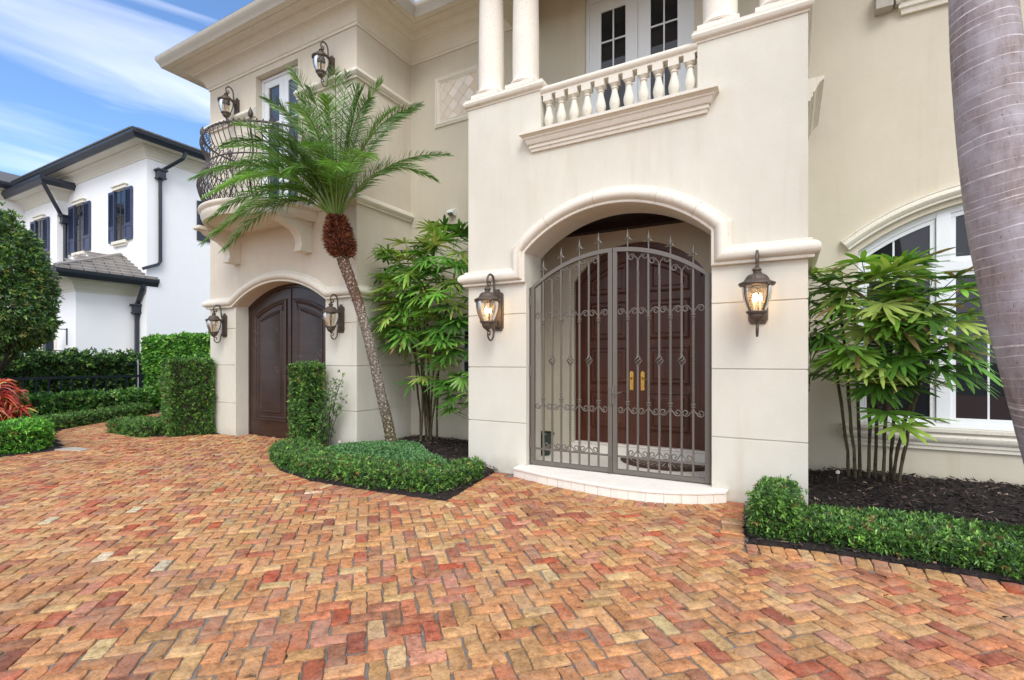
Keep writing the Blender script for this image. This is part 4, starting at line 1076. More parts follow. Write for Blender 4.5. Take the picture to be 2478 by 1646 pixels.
for s_ in (-1, 1):
    xa, xb = (gx0, gmid-.004) if s_ < 0 else (gmid+.004, gx1)
    fw, fd = .056, .022
    b = MB()
    b.box(xa, xa+fw, GY-fd, GY+fd, Z_B, gt(xa+fw if s_ < 0 else xa+fw)-.03 if False else min(gt(xa), gt(xa+fw))-.0)
    b.box(xb-fw, xb, GY-fd, GY+fd, Z_B, min(gt(xb), gt(xb-fw)))
    m = 20; xs_ = [xa+(xb-xa)*i/m for i in range(m+1)]
    poly = [(x, gt(x)+.012) for x in xs_]+[(x, gt(x)-.044) for x in xs_[::-1]]
    b.prism(poly, GY-fd-.0015, GY+fd+.0015, 'y')
    b.box(xa+fw, xb-fw, GY-fd, GY+fd, Z_B, Z_B+.052); b.box(xa+fw, xb-fw, GY-.012, GY+.012, Z_R-.013, Z_R+.013)
    leaf = b.build('gate_leaf', M['gate'], gate, bevel=.003)
    # seven bars to a leaf
    i0, i1 = xa+fw, xb-fw; st_ = (i1-i0)/8
    for q in range(7):
        x = i0+st_*(q+1); top = gt(x)-.044; b = MB()
        plainbar(b, x, Z_B+.052, Z_R-.013)
        if q % 2 == 0:
            plainbar(b, x, Z_R+.013, Z_LO-.02); collar(b, x, Z_LO); twisted(b, x, Z_LO+.02, Z_UP-.02); collar(b, x, Z_UP); plainbar(b, x, Z_UP+.02, top)
            for d_ in (-1, 1):
                scroll(b, x+d_*.006, Z_UP+.02, d_, 1); scroll(b, x+d_*.006, Z_LO-.02, d_, -1)
        else:
            plainbar(b, x, Z_R+.10, .53); twisted(b, x, .53, .90); plainbar(b, x, .90, 1.495-.07); basket(b, x, 1.495); plainbar(b, x, 1.495+.07, top-.58); twisted(b, x, top-.58, top-.24); plainbar(b, x, top-.24, top-.11)
            plainbar(b, x, Z_R+.013, Z_R+.10, .0075)
            for d_ in (-1, 1):
                scroll(b, x+d_*.004, top-.125, d_, 1); scroll(b, x+d_*.004, Z_R+.125, d_, -1)
        b.build('bar', M['gate'], leaf, smooth=40)
        if q % 2 == 0:
            b = MB(); zt = gt(x)+.012
            b.lathe([(.011, 0), (.011, .075), (.018, .08), (.018, .09), (.012, .094), (.016, .108), (.024, .125), (.015, .16), (.007, .20), (.001, .24)], cx=x, cy=GY, cz=zt, n=10)
            for d_ in (-1, 1):
                b.tube([(x+d_*.004, GY, zt+.145), (x+d_*.016, GY, zt+.118), (x+d_*.034, GY, zt+.096), (x+d_*.052, GY, zt+.090), (x+d_*.066, GY, zt+.100)], [.011, .011, .009, .006, .003], 6)
            b.build('spear_tip', M['gate'], leaf, smooth=40)
    hxp = gx0-.018 if s_ < 0 else gx1+.018
    b = MB(); b.box(hxp-.014, hxp+.008 if s_ < 0 else hxp+.014, GY-.02, GY+.02, .036, 2.52)
    b.build('hinge_post', M['gate'], gate, bevel=.002)
    for hz_ in (.35, 1.35, 2.33):
        b = MB(); b.lathe([(.011, -.07), (.012, -.069), (.012, .069), (.011, .07)], cx=(gx0-.004 if s_ < 0 else gx1+.004), cy=GY-.026, cz=hz_, n=10); b.build('hinge', M['gate'], gate, smooth=40)
b = MB(); b.box(gmid-.036, gmid-.006, GY-.034, GY-.0215, .93, 1.17); b.box(gmid+.0, gmid+.030, GY-.034, GY-.0215, .93, 1.17)
b.tube([(gmid+.014, GY-.034, 1.08), (gmid+.014, GY-.062, 1.08), (gmid+.05, GY-.066, 1.075), (gmid+.10, GY-.062, 1.085), (gmid+.135, GY-.06, 1.098)], [.009, .009, .008, .007, .005], 7)
b.build('gate_handle', M['gate'], gate, bevel=.002)
b = MB(); b.tube([(gmid-.03, GY-.03, .26), (gmid-.03, GY-.03, .05), (gmid-.03, GY-.03, .037)], [.007, .007, .006], 7); b.lathe([(.012, 0), (.012, .02)], cx=gmid-.03, cy=GY-.03, cz=.037, n=8); b.build('drop_bolt', M['gate'], gate, smooth=40)

# ------------------------------------------------------------------ doormat and pot
mt = NT('coir_mat'); a = mt.noise(90, 4, .7); M['coir'] = mt.fin(mt.mix(a, lin(58, 36, 26), lin(92, 64, 46)), .95, mt.bump(a, .9, .006))
M['coirlight'] = plain('pale_mat_pattern', lin(206, 196, 176), .9, .1, .5)
mat = thing('doormat', 'dark brown half-round doormat with a pale fan pattern on the entry floor behind the gate', 'doormat', (-1.5, 7.3, .036))
b = MB(); n = 26; hm = [(-1.5-.68*math.cos(PI*i/n), 7.34-.62*math.sin(PI*i/n)) for i in range(n+1)]
b.prism(hm, .0356, .052, 'z'); b.build('mat_base', M['coir'], mat, bevel=.004)
b = MB()
for i in range(15):
    a = PI*(i+.5)/15; r0, r1 = .14, .40
    c_, s2 = -math.cos(a), -math.sin(a); px, py = -s2, c_
    b.add([(-1.5+c_*r0-px*.004, 7.30+s2*r0*.9-py*.004, .0535), (-1.5+c_*r0+px*.004, 7.30+s2*r0*.9+py*.004, .0535), (-1.5+c_*r1+px*.010, 7.30+s2*r1*.9+py*.010, .0535), (-1.5+c_*r1-px*.010, 7.30+s2*r1*.9-py*.010, .0535)], [(0, 1, 2, 3)])
for rr in (.44, .52):
    for i in range(22):
        a0, a1 = PI*(i+.15)/22, PI*(i+.85)/22
        V = [(-1.5-rr_*math.cos(a), 7.33-rr_*.9*math.sin(a), .0535) for rr_, a in ((rr, a0), (rr+.014, a0), (rr+.014, a1), (rr, a1))]; b.add(V, [(0, 1, 2, 3)])
b.build('fan_pattern', M['coirlight'], mat)
pot = thing('plant_pot', 'glazed dark green pot standing inside the entry at the left wall', 'pot', (-3.30, 6.95, .036))
b = MB(); b.lathe([(.085, 0), (.10, .01), (.115, .10), (.135, .24), (.145, .30), (.165, .315), (.17, .335), (.16, .35), (.14, .348), (.13, .32), (.01, .31)], cx=-3.30, cy=6.95, cz=.036, n=28)
b.build('pot_body', plain('dark_glaze', lin(44, 58, 46), .2, .3, .05), pot, smooth=45)
# flood light
b = MB(); b.prism([(7.5, 4.16), (7.44, 4.16), (7.36, 4.20), (7.37, 4.24), (7.46, 4.29), (7.5, 4.29)], -5.47, -5.34, 'x'); b.build('lamp_housing', M['white'], fl, bevel=.006)
b = MB(); b.prism([(7.44, 4.156), (7.365, 4.196), (7.367, 4.199), (7.442, 4.159)], -5.455, -5.355, 'x'); b.build('lens', M['lglass'], fl)
# ------------------------------------------------------------------ white neighbour house
KN = 1.18
nb = thing('house', 'white neighbouring house with dark navy gutters, shuttered windows and grey tile roofs', 'house', (-24, 12, 0))
def NX(x): return x*KN
def NZ(z): return 1.5+(z-1.5)*KN
X1, Y1 = NX(-16.5), NX(7.54)       # main corner
def npart(b, name, mat, parent=None, **k): return b.build(name, mat, parent or nb, **k)
HB = NZ(7.46)
b = MB(); b.box(-45, X1, Y1, Y1+16, -.3, HB+.3); npart(b, 'wall', M['nb_white'])
WX = NX(-21.8); WY = NX(7.25); HW = NZ(7.0)
b = MB(); b.box(-45, WX, WY-.001, Y1+1, -.3, HW+.3); npart(b, 'wall', M['nb_white'])
CPN = lambda top, o: [(-.02, top-.42), (.03, top-.42), (.035, top-.36), (.06, top-.34), (.10, top-.22), (.18, top-.13), (.28, top-.10), (.30, top-.05), (o*.8, top-.02), (o, top), (o, top+.06), (-.02, top+.06)]
GPN = lambda z, o: [(o-.03, z-.03), (o+.03, z-.04), (o+.07, z+.04), (o+.13, z+.10), (o+.15, z+.17), (o+.15, z+.235), (o-.03, z+.245)]
def eaves(path, h, o=.62):
    b = MB(); b.horiz(path, CPN(h, o)); npart(b, 'cornice', M['nb_trim'], smooth=28)
    b = MB(); b.horiz(path, GPN(h-.03, o)); npart(b, 'gutter', M['navy'], smooth=28)
HE = HB+.42
eaves([(-45, Y1), (X1, Y1), (X1, Y1+16)], HE); 
HE2 = HW+.40
eaves([(-45, WY), (WX, WY), (WX, Y1)], HE2)
def roofhip(pts, name='roof'):
    b = MB(); b.add(pts[0], pts[1]); return npart(b, name, M['tile'])
o = .75
roofhip(([(-45, Y1-o, HE+.16), (X1+o, Y1-o, HE+.16), (X1+o, Y1+16, HE+.16), (-45, Y1+7, HE+2.3), (X1-7, Y1+7, HE+2.3), (X1-7, Y1+16, HE+2.3)], [(0, 1, 4, 3), (1, 2, 5, 4)]))
roofhip(([(-45, WY-o, HE2+.16), (WX+o, WY-o, HE2+.16), (WX+o, Y1, HE2+.16), (-45, Y1, HE2+.5), (WX-.5, Y1, HE2+.5)], [(0, 1, 4, 3), (1, 2, 4)]))
# tile courses along the visible roof edges
b = MB()
for i in range(60):
    y = Y1-o+.1+i*.28; b.box(X1+o-.10, X1+o+.06, y, y+.25, HE+.15, HE+.215)
for i in range(70):
    x = X1+o-.1-i*.30; b.box(x-.27, x, Y1-o-.05, Y1-o+.12, HE+.15, HE+.21)
npart(b, 'roof_tile_edge', M['tile'], bevel=.01)
# third wing, far left
X3 = NX(-24.6); b = MB(); b.box(-48, X3, 3.5, Y1+.5, -.3, NZ(7.3)); npart(b, 'wall', M['nb_white']); eaves([(-48, 3.5), (X3, 3.5), (X3, 9)], NZ(7.3)+.35, .6)
roofhip(([(-48, 2.8, NZ(7.3)+.5), (X3+.7, 2.8, NZ(7.3)+.5), (X3+.7, 10, NZ(7.3)+.5), (X3-3.5, 7, NZ(7.3)+2.1), (-48, 7, NZ(7.3)+2.1), (X3-3.5, 10, NZ(7.3)+2.1)], [(0, 1, 3, 4), (1, 2, 5, 3)]))
# bay with the low tiled hip roof
BXx = NX(-17.03); BY = NX(6.06); BH = NZ(3.43)
b = MB(); b.box(-45, BXx, BY, Y1-.001, -.3, BH+.3); npart(b, 'wall', M['nb_white'])
eb = BH+.38; path = [(-45, BY), (BXx, BY), (BXx, Y1-.001)]
b = MB(); b.horiz(path, CPN(eb, .60)); npart(b, 'cornice', M['nb_trim'], smooth=28)
b = MB(); b.horiz(path[:2]+[(BXx, Y1+.35)], GPN(eb-.04, .60)); npart(b, 'gutter', M['navy'], smooth=28)
ox_, oy_ = BXx+.74, BY-.74; zt = eb+.16; pk = NZ(4.68)
RW = 1.75
b = MB(); b.add([(-45, oy_, zt), (ox_, oy_, zt), (ox_, Y1+.3, zt), (ox_-RW, Y1+.3, pk), (ox_-RW-.2, Y1, pk+.05), (-45, Y1, pk+.05)], [(0, 1, 4, 5), (1, 2, 3, 4)])
npart(b, 'bay_roof', M['navy'])
# flat tiles laid in courses on the right hand slope
b = MB(); nc = 7; sl_ = math.atan2(pk-zt, RW)
for c_ in range(nc):
    t0, t1 = c_/nc, (c_+1.18)/nc
    y0 = oy_+RW*0*t0
    ystart = oy_+(Y1-oy_)*.62*t0
    y = ystart+(.17 if c_ % 2 else 0)
    while y < Y1+.30:
        ye = min(y+.33, Y1+.30)
        xa, xb = ox_+.03-RW*t0, ox_-RW*min(t1, 1.0); za, zb = zt+(pk-zt)*t0, zt+(pk-zt)*min(t1, 1.0)
        V = [(xa, y+.008, za+.085), (xa, ye-.008, za+.085), (xb, ye-.008, zb+.01), (xb, y+.008, zb+.01), (xa, y+.008, za+.005), (xa, ye-.008, za+.005)]
        b.add(V, [(0, 1, 2, 3), (4, 5, 1, 0), (0, 3, 4), (1, 5, 2)]); y += .34
npart(b, 'roof_tiles', plain('light_roof_tile', lin(140, 134, 128), .8, .4, .5, scale=3))
b = MB(); nc = 7
for c_ in range(nc):
    t0, t1 = c_/nc, (c_+1.18)/nc
    x = ox_-.1-(RW)*t0-(.17 if c_ % 2 else 0)
    while x > -26:
        ya, yb = oy_-.03+(Y1-oy_)*t0, oy_+(Y1-oy_)*min(1, t1); za, zb = zt+(pk-zt)*t0, zt+(pk-zt)*min(t1, 1)
        V = [(x, ya, za+.085), (x-.328, ya, za+.085), (x-.328, yb, zb+.01), (x, yb, zb+.01), (x, ya, za+.005), (x-.328, ya, za+.005)]
        b.add(V, [(3, 2, 1, 0), (0, 1, 5, 4)]); x -= .34
npart(b, 'roof_tiles', bpy.data.materials['light_roof_tile'])
b = MB(); b.tube([(ox_, oy_, zt+.07), (ox_-RW-.1, Y1-.05, pk+.09)], .07, 6); npart(b, 'ridge_cap', bpy.data.materials['light_roof_tile'])
# downspouts with hoppers
def spout(pts, hop, w=.055):
    b = MB(); b.tube(pts, w*1.25, 4, twist=0); p = npart(b, 'downspout', M['navy'])
    x, y, z = hop; b = MB()
    b.box(x-.12, x+.12, y-.12, y+.12, z-.12, z+.12); b.box(x-.17, x+.17, y-.17, y+.17, z+.10, z+.16); b.box(x-.14, x+.14, y-.14, y+.14, z-.17, z-.12)
    b.build('hopper', M['navy'], p, bevel=.01)
yd = NX(7.86)
spout([(X1+.66, yd+.55, HE-.02), (X1+.62, yd+.5, HE-.25), (X1+.12, yd, NZ(7.15)), (X1+.10, yd, NZ(7.0)), (X1+.10, yd, NZ(4.45)), (X1+.10, yd-.08, NZ(4.35)), (X1+.10, NX(7.40), NZ(4.17))], (X1+.13, yd, NZ(7.06)))
spout([(BXx+.64, Y1-.12, eb-.02), (BXx+.62, Y1-.12, eb-.16), (BXx+.15, NX(7.47), NZ(3.17)), (BXx+.12, NX(7.47), NZ(3.0)), (BXx+.12, NX(7.47), -.2)], (BXx+.15, NX(7.47), NZ(3.03)))
spout([(WX+.62, WY-.62, HE2-.04), (WX+.58, WY-.55, HE2-.15), (WX+.14, Y1-.22, NZ(6.38)), (WX+.12, Y1-.12, NZ(6.2)), (WX+.12, Y1-.12, NZ(4.7))], (WX+.16, Y1-.15, NZ(6.33)))
# windows with louvred shutters
def nwin(xl, xr, xl2, xr2, zt_, zb_, y):
    """shutter-left x range, shutter-right x range"""
    b = MB(); a_, c2 = xl[1], xr[0]
    b.box(a_, c2, y-.012, y+.02, zb_, zt_); w_ = npart(b, 'window', M['navy'])
    g = MB(); g.box(a_+.05, (a_+c2)/2-.02, y-.018, y-.0125, zb_+.05, zt_-.05); g.box((a_+c2)/2+.02, c2-.05, y-.018, y-.0125, zb_+.05, zt_-.05); g.build('pane', M['glass'], w_)
    b = MB()
    b.box((a_+c2)/2-.02, (a_+c2)/2+.02, y-.03, y-.0121, zb_, zt_)
    for q in range(1, 4): zz = zb_+(zt_-zb_)*q/4; b.box(a_+.03, c2-.03, y-.028, y-.0185, zz-.012, zz+.012)
    b.build('window_frame', M['navy'], w_)
    b = MB(); b.box(a_-.10, c2+.10, y-.10, y, zt_+.03, zt_+.15); b.box(a_-.14, c2+.14, y-.14, y, zt_+.15, zt_+.20); b.build('lintel', M['nb_trim'], w_, bevel=.012)
    b = MB(); b.box(a_-.12, c2+.12, y-.12, y, zb_-.14, zb_-.02); b.box(a_-.07, c2+.07, y-.07, y, zb_-.22, zb_-.14); b.build('window_sill', M['nb_trim'], w_, bevel=.012)
    for (sa, sb) in (xl, xr):
        b = MB(); e = .07; yy = y-.03
        b.box(sa, sa+e, yy-.04, yy, zb_-.03, zt_+.03); b.box(sb-e, sb, yy-.04, yy, zb_-.03, zt_+.03)
        zm = zb_+(zt_-zb_)*.28
        for z0, z1 in ((zb_-.03, zb_+.07), (zm-.05, zm+.05), (zt_-.07, zt_+.03)): b.box(sa+e, sb-e, yy-.04, yy, z0, z1)
        b.box(sa+e, sb-e, yy-.022, yy-.005, zb_+.07, zm-.05)
        nl = 15
        for q in range(nl):
            zz = zm+.06+(zt_-.08-zm-.06)*(q+.5)/nl; h = .034
            b.add([(sa+e, yy-.042, zz-h), (sb-e, yy-.042, zz-h), (sb-e, yy-.004, zz+h*.5), (sa+e, yy-.004, zz+h*.5), (sa+e, yy-.042, zz-h+.012), (sb-e, yy-.042, zz-h+.012)], [(0, 1, 2, 3), (0, 4, 5, 1)])
        b.box(sa+.02, sb-.02, yy+.002, yy+.006, zb_, zt_)
        b.build('shutter', M['navy_blue'], w_)
nwin((NX(-18.74), NX(-18.35)), (NX(-17.70), NX(-17.28)), 0, 0, NZ(6.74), NZ(5.20), Y1)
nwin((NX(-21.62), NX(-21.15)), (NX(-20.50), NX(-20.03)), 0, 0, NZ(6.72), NZ(5.15), Y1)
nwin((NX(-23.9), NX(-23.45)), (NX(-22.85), NX(-22.35)), 0, 0, NZ(6.45), NZ(4.90), WY)
# shutter on the side wall seen in the gap beside the cream house
b = MB(); ya, yb = NX(8.95), NX(9.45); x = X1+.01
b.box(x, x+.05, ya, yb, NZ(5.35), NZ(6.6)); s2 = npart(b, 'shutter', M['navy'])
b = MB()
for q in range(14): zz = NZ(5.75)+q*.075; b.add([(x+.052, ya+.07, zz), (x+.052, yb-.07, zz), (x+.075, yb-.07, zz+.035), (x+.075, ya+.07, zz+.035)], [(0, 1, 2, 3)])
b.build('louvre', M['navy_blue'], s2)
b = MB(); b.box(x, x+.12, NX(9.4), NX(10.4), NZ(5.1), NZ(5.2)); npart(b, 'window_sill', M['nb_trim'])
# ground floor dark openings of the bay front and the framed wall lamp
b = MB(); b.box(NX(-19.1), NX(-18.3), BY-.02, BY, .3, 2.7); b.box(NX(-21.6), NX(-20.6), BY-.02, BY, .3, 2.6); npart(b, 'window', M['glass'])
b = MB(); b.box(NX(-19.2), NX(-19.1), BY-.05, BY, .2, 2.8); b.box(NX(-18.3), NX(-18.2), BY-.05, BY, .2, 2.8); b.box(NX(-19.2), NX(-18.2), BY-.05, BY, 2.8, 2.92); npart(b, 'window_frame', M['nb_trim'])
b = MB(); xx = NX(-17.55); 
b.box(xx-.03, xx+.03, BY-.03, BY, 2.0, 2.55); b.box(xx-.02, xx+.02, BY-.38, BY-.031, 2.50, 2.53); b.box(xx-.02, xx+.02, BY-.38, BY-.031, 1.80, 1.83); b.box(xx-.11, xx+.11, BY-.58, BY-.381, 1.78, 2.56)
npart(b, 'lamp_box', M['navy'], bevel=.01)
# black aluminium fence
fen = thing('fence', 'black metal picket fence between the tall back hedge and the lower hedge on the left', 'fence', (-17.4, 6, 0))
b = MB(); FX = -17.6
b.box(FX-.025, FX+.03, 1, 8.1, .98, 1.05); b.box(FX-.02, FX+.02, 1, 8.1, .10, .14); b.box(FX-.02, FX+.02, 7.5, 8.1, 1.36, 1.40)
b.build('rail', M['black'], fen)
yy = 1.0
while yy < 8.1:
    b = MB(); b.box(FX-.018, FX+.018, yy-.018, yy+.018, -.1, .979 if yy < 7.5 else 1.4); b.build('picket', M['black'], fen); yy += .26
b = MB(); b.box(FX-.04, FX+.04, 7.86, 7.94, -.1, 1.6); b.build('post', M['black'], fen); b = MB(); b.box(FX-.0, FX+.03, 7.78, 7.81, -.1, 1.5); b.build('post', plain('galvanised', lin(190, 192, 194), .4, .1, .1), fen)
# ------------------------------------------------------------------ clipped hedges
LEAFGAIN = 1.45
def sprigs(L, P, Nrm, ln, wd, n, pal, w=None, jit=.14, spread=.9, upb=.35, prof=(.45, 1., .12)):
    """a rosette of n leaves at each point, opening along the surface normal"""
    m = len(P); ax = nz(Nrm+rng.normal(size=(m, 3))*.35+np.array([0, 0, upb]))
    base_col = pick(pal, m, jit, w)*LEAFGAIN
    t1 = nz(np.cross(ax, rng.normal(size=(m, 3)))); t2 = np.cross(ax, t1)
    for q in range(n):
        a = 2*PI*q/n+rng.uniform(-.4, .4, m); s_ = rng.uniform(spread*.5, spread*1.25, m)[:, None]
        d = nz(ax+s_*(t1*np.cos(a)[:, None]+t2*np.sin(a)[:, None]))
        L.add(P+rng.normal(size=(m, 3))*ln*.18, d, ln*rng.uniform(.65, 1.25, m), wd*rng.uniform(.8, 1.25, m), base_col*(1+rng.normal(size=(m, 1))*.1), droop=rng.uniform(0, .25, m), prof=prof)
PODO = [(66, 98, 46), (82, 118, 54), (54, 82, 42), (104, 144, 64), (42, 64, 36), (134, 170, 84), (122, 100, 62)]
PW1 = [.25, .25, .2, .14, .09, .05, .02]
def lumps(P, f=3.0, amp=.03, ph=0):
    return amp*(np.sin(P[:, 0]*f*2.1+ph)*np.sin(P[:, 1]*f*1.7+1+ph)+np.sin(P[:, 2]*f*2.6+P[:, 0]*f+2+ph)*.8)
def hedge_poly(name, label, poly, zb, zt, dens=900, ln=.045, wd=.011, n=7, pal=PODO, w=PW1, group=None, cat='hedge', core=True, rough=.02, taper=0., top_dens=1., side_dens=1., prof=(.45, 1., .12), coredepth=.055, zbf=None):
    poly = poly if sum(poly[i][0]*poly[(i+1) % len(poly)][1]-poly[(i+1) % len(poly)][0]*poly[i][1] for i in range(len(poly))) > 0 else poly[::-1]
    cx = sum(p[0] for p in poly)/len(poly); cy = sum(p[1] for p in poly)/len(poly)
    th = thing(name, label, cat, (cx, cy, zb), group)
    A = np.array(poly, float); xs, ys = A[:, 0], A[:, 1]
    area = .5*abs(np.dot(xs, np.roll(ys, -1))-np.dot(ys, np.roll(xs, -1)))
    bb = (xs.max()-xs.min())*(ys.max()-ys.min()); m = int(dens*top_dens*bb)
    P = np.stack([rng.uniform(xs.min(), xs.max(), m), rng.uniform(ys.min(), ys.max(), m)], 1); P = P[inside(P, poly)]
    d = dist_line(P, poly+[poly[0]]); R_ = .05
    z = zt-np.where(d < R_, R_-np.sqrt(np.clip(R_*R_-(R_-d)**2, 0, None)), 0)*.8
    Pt = np.stack([P[:, 0], P[:, 1], z], 1); Nt = np.tile([0, 0, 1.], (len(Pt), 1))
    S, NS = [Pt], [Nt]
    for a, b_ in zip(poly, poly[1:]+poly[:1]):
        a = np.array(a, float); b_ = np.array(b_, float); e = b_-a; Le = np.linalg.norm(e); e /= Le; nr = np.array([e[1], -e[0]])
        k = int(dens*side_dens*Le*(zt-zb)); s_ = rng.uniform(0, Le, k); zz = rng.uniform(zb+.02, zt, k)
        q = a+s_[:, None]*e; off = -taper*(1-(zz-zb)/(zt-zb)); off = off-np.where(zt-zz < .04, (.04-(zt-zz))*.5, 0)
        S.append(np.stack([q[:, 0]+nr[0]*off, q[:, 1]+nr[1]*off, zz], 1)); NS.append(np.tile([nr[0], nr[1], 0], (k, 1)))
    S = np.concatenate(S); NS = np.concatenate(NS)
    S = S+NS*(lumps(S, 3.2, rough*.8, cx)[:, None]+rng.normal(size=(len(S), 1))*rough-rng.uniform(0, .05, (len(S), 1)))
    L = Leaves(); sprigs(L, S, NS, ln, wd, n, pal, w, prof=prof)
    # stragglers
    k = max(4, len(S)//60); ids = rng.integers(0, len(S), k)
    sprigs(L, S[ids]+NS[ids]*rng.uniform(.02, .05, (k, 1)), NS[ids], ln*1.15, wd, n, [pal[3], pal[1], pal[-1]], None, prof=prof)
    L.build('foliage', M['leaf'], th)
    if core:
        sh = coredepth
        pin = []
        for i in range(len(poly)):
            p0, p1, p2 = poly[i-1], poly[i], poly[(i+1) % len(poly)]
            def nr(a, b): dx, dy = b[0]-a[0], b[1]-a[1]; l_ = math.hypot(dx, dy) or 1; return (-dy/l_, dx/l_)
            u, v_ = nr(p0, p1), nr(p1, p2); kk = max(.35, 1+u[0]*v_[0]+u[1]*v_[1]); pin.append((p1[0]+(u[0]+v_[0])/kk*(sh+taper*.5), p1[1]+(u[1]+v_[1])/kk*(sh+taper*.5)))
        b = MB(); b.prism(pin, zb+.02, zt-sh, 'z'); b.build('branches', M['twig'], th)
    return th
g0 = gz(-7)
G1 = 'low clipped hedges edging the beds'; G2 = 'tall clipped box hedges beside the garage door'
# low border round the curved bed in front of the leaning palm
def band(path, w_):
    out = []; n = len(path)
    for i in range(n):
        a = path[max(i-1, 0)]; b_ = path[min(i+1, n-1)]; dx, dy = b_[0]-a[0], b_[1]-a[1]; l_ = math.hypot(dx, dy); out.append((path[i][0]-dy/l_*w_, path[i][1]+dx/l_*w_))
    return path+out[::-1]
hp = [(-7.42, 5.75), (-7.36, 5.30), (-6.90, 4.98), (-6.25, 4.70), (-5.4, 4.52), (-4.45, 4.56), (-3.72, 4.82)]
hp2 = [(-7.46, 5.75), (-7.42, 5.27), (-6.94, 4.88), (-6.27, 4.62), (-5.4, 4.44), (-4.50, 4.46), (-3.58, 4.66), (-3.54, 5.25), (-3.60, 5.66), (-3.9, 5.66), (-3.98, 5.25), (-4.1, 5.14), (-4.55, 5.02), (-5.35, 5.02), (-6.1, 5.2), (-6.62, 5.45), (-6.9, 5.75)]
hedge_poly('hedge', 'low dark green hedge curving along the front of the bed with the leaning palm', hp2, gz(-5)+.0, gz(-5)+.225, 2000, .037, .0115, 7, group=G1)
# ground cover mound
gc = tag(None, '', '') if False else None
GC = [(-6.55, 5.5), (-6.05, 5.2), (-5.35, 5.02), (-4.5, 5.02), (-4.1, 5.16), (-4.05, 5.6), (-4.6, 5.85), (-5.0, 6.15), (-5.35, 6.45), (-5.75, 6.25), (-6.05, 5.95), (-6.35, 5.8)]
def gch(x, y): d = dist_line(np.stack([x, y], 1), GC+[GC[0]]); return .10+.13*np.clip(d/.45, 0, 1)+.05*np.clip((y-5.2)/1.0, 0, 1)
P = np.stack([rng.uniform(-6.6, -4, 9000), rng.uniform(5, 6.5, 9000)], 1); P = P[inside(P, GC)]
L = Leaves(); Pz = np.stack([P[:, 0], P[:, 1], gch(P[:, 0], P[:, 1])+gz(-5)+rng.normal(size=len(P))*.012+.03], 1)
sprigs(L, Pz, np.tile([0, 0, 1.], (len(Pz), 1)), .030, .015, 6, [(74, 110, 66), (88, 128, 76), (62, 96, 56), (104, 142, 88)], None, .12, 1.2)
o = L.build('ground_cover', M['leaf']); tag(o, 'small-leaved green ground cover mounded round the foot of the leaning palm', 'ground cover', kind='stuff')
gx_, gy_ = np.meshgrid(np.linspace(-6.6, -4, 40), np.linspace(5, 6.5, 30), indexing='ij'); Pg = np.stack([gx_.ravel(), gy_.ravel()], 1); ins = inside(Pg, GC)
zz = np.where(ins, gch(Pg[:, 0], Pg[:, 1])+gz(-5)-.01, gz(-5)-.05); ids = np.arange(1200).reshape(40, 30)
Q = np.stack([ids[:-1, :-1].ravel(), ids[1:, :-1].ravel(), ids[1:, 1:].ravel(), ids[:-1, 1:].ravel()], 1)
structure(fast('soil_mound', np.stack([Pg[:, 0], Pg[:, 1], zz], 1), Q[ins[Q].all(1)], M['mulch'], smooth=True))
# tall box right of the garage door, with a looser twiggy side
hedge_poly('hedge', 'tall narrow clipped box hedge in front of the right edge of the brown garage door', [(-7.42, 5.55), (-7.06, 5.55), (-7.06, 5.95), (-7.42, 5.95)], g0, 1.43, 1600, .048, .0115, 7, group=G2)
sb = thing('shrub', 'loose twiggy green shrub growing against the right side of the tall narrow box hedge', 'shrub', (-6.8, 5.8, g0))
L = Leaves(); stems = MB(); PP, NN = [], []
for q in range(9):
    x0, y0 = -6.86+rng.normal()*.05, 5.72+rng.normal()*.09; hgt = rng.uniform(.9, 1.42); a = rng.uniform(-.7, .9); pts = []
    for i in range(9):
        t_ = i/8; pts.append((x0+.22*t_*math.cos(a)*(.4+t_)+rng.normal()*.012, y0+.16*t_*math.sin(a)+rng.normal()*.012, g0+hgt*t_))
    stems.tube(pts, [.008*(1-.6*i/8) for i in range(9)], 5)
    for i in range(2, 9):
        for r_ in range(4): PP.append(Vector(pts[i])+Vector(rng.normal(size=3)*.045)); NN.append((rng.normal(), rng.normal(), .3))
sprigs(L, np.array(PP), nz(np.array(NN)), .05, .012, 7, PODO, PW1); L.build('foliage', M['leaf'], sb); stems.build('stems', M['twig'], sb, smooth=60)
# tall box left of the garage door
hedge_poly('hedge', 'tall clipped box hedge in front of the pier left of the brown garage door', [(-11.28, 5.45), (-10.76, 5.32), (-10.46, 6.0), (-10.98, 6.16)], g0, 1.50, 1100, .052, .013, 7, group=G2)
hedge_poly('hedge', 'short low hedge in front of the taller box hedge at the left pier', [(-12.45, 4.98), (-11.15, 5.0), (-11.05, 5.2), (-11.3, 5.55), (-12.5, 5.75)], g0, .24, 1000, .045, .012, 7, group=G1)
FIC = [(70, 120, 42), (88, 142, 50), (52, 92, 36), (112, 160, 62), (44, 76, 34), (150, 180, 90)]
hedge_poly('hedge', 'tall glossy ivy-like green hedge wall between the cream house and the black fence', [(-17.35, 7.8), (-10.85, 7.6), (-10.85, 8.3), (-17.35, 8.5)], g0, 2.16, 620, .075, .045, 4, FIC, [.27, .25, .17, .15, .1, .06], rough=.035, taper=.12, prof=(.5, 1., .75, .1), group=None)
hedge_poly('hedge', 'long low clipped hedge along the narrow brick path on the left', [(-13.75, 4.35), (-15.75, 7.35), (-16.15, 7.1), (-14.3, 4.05), (-13.9, 3.95)], g0, .24, 800, .05, .013, 7, group=G1)
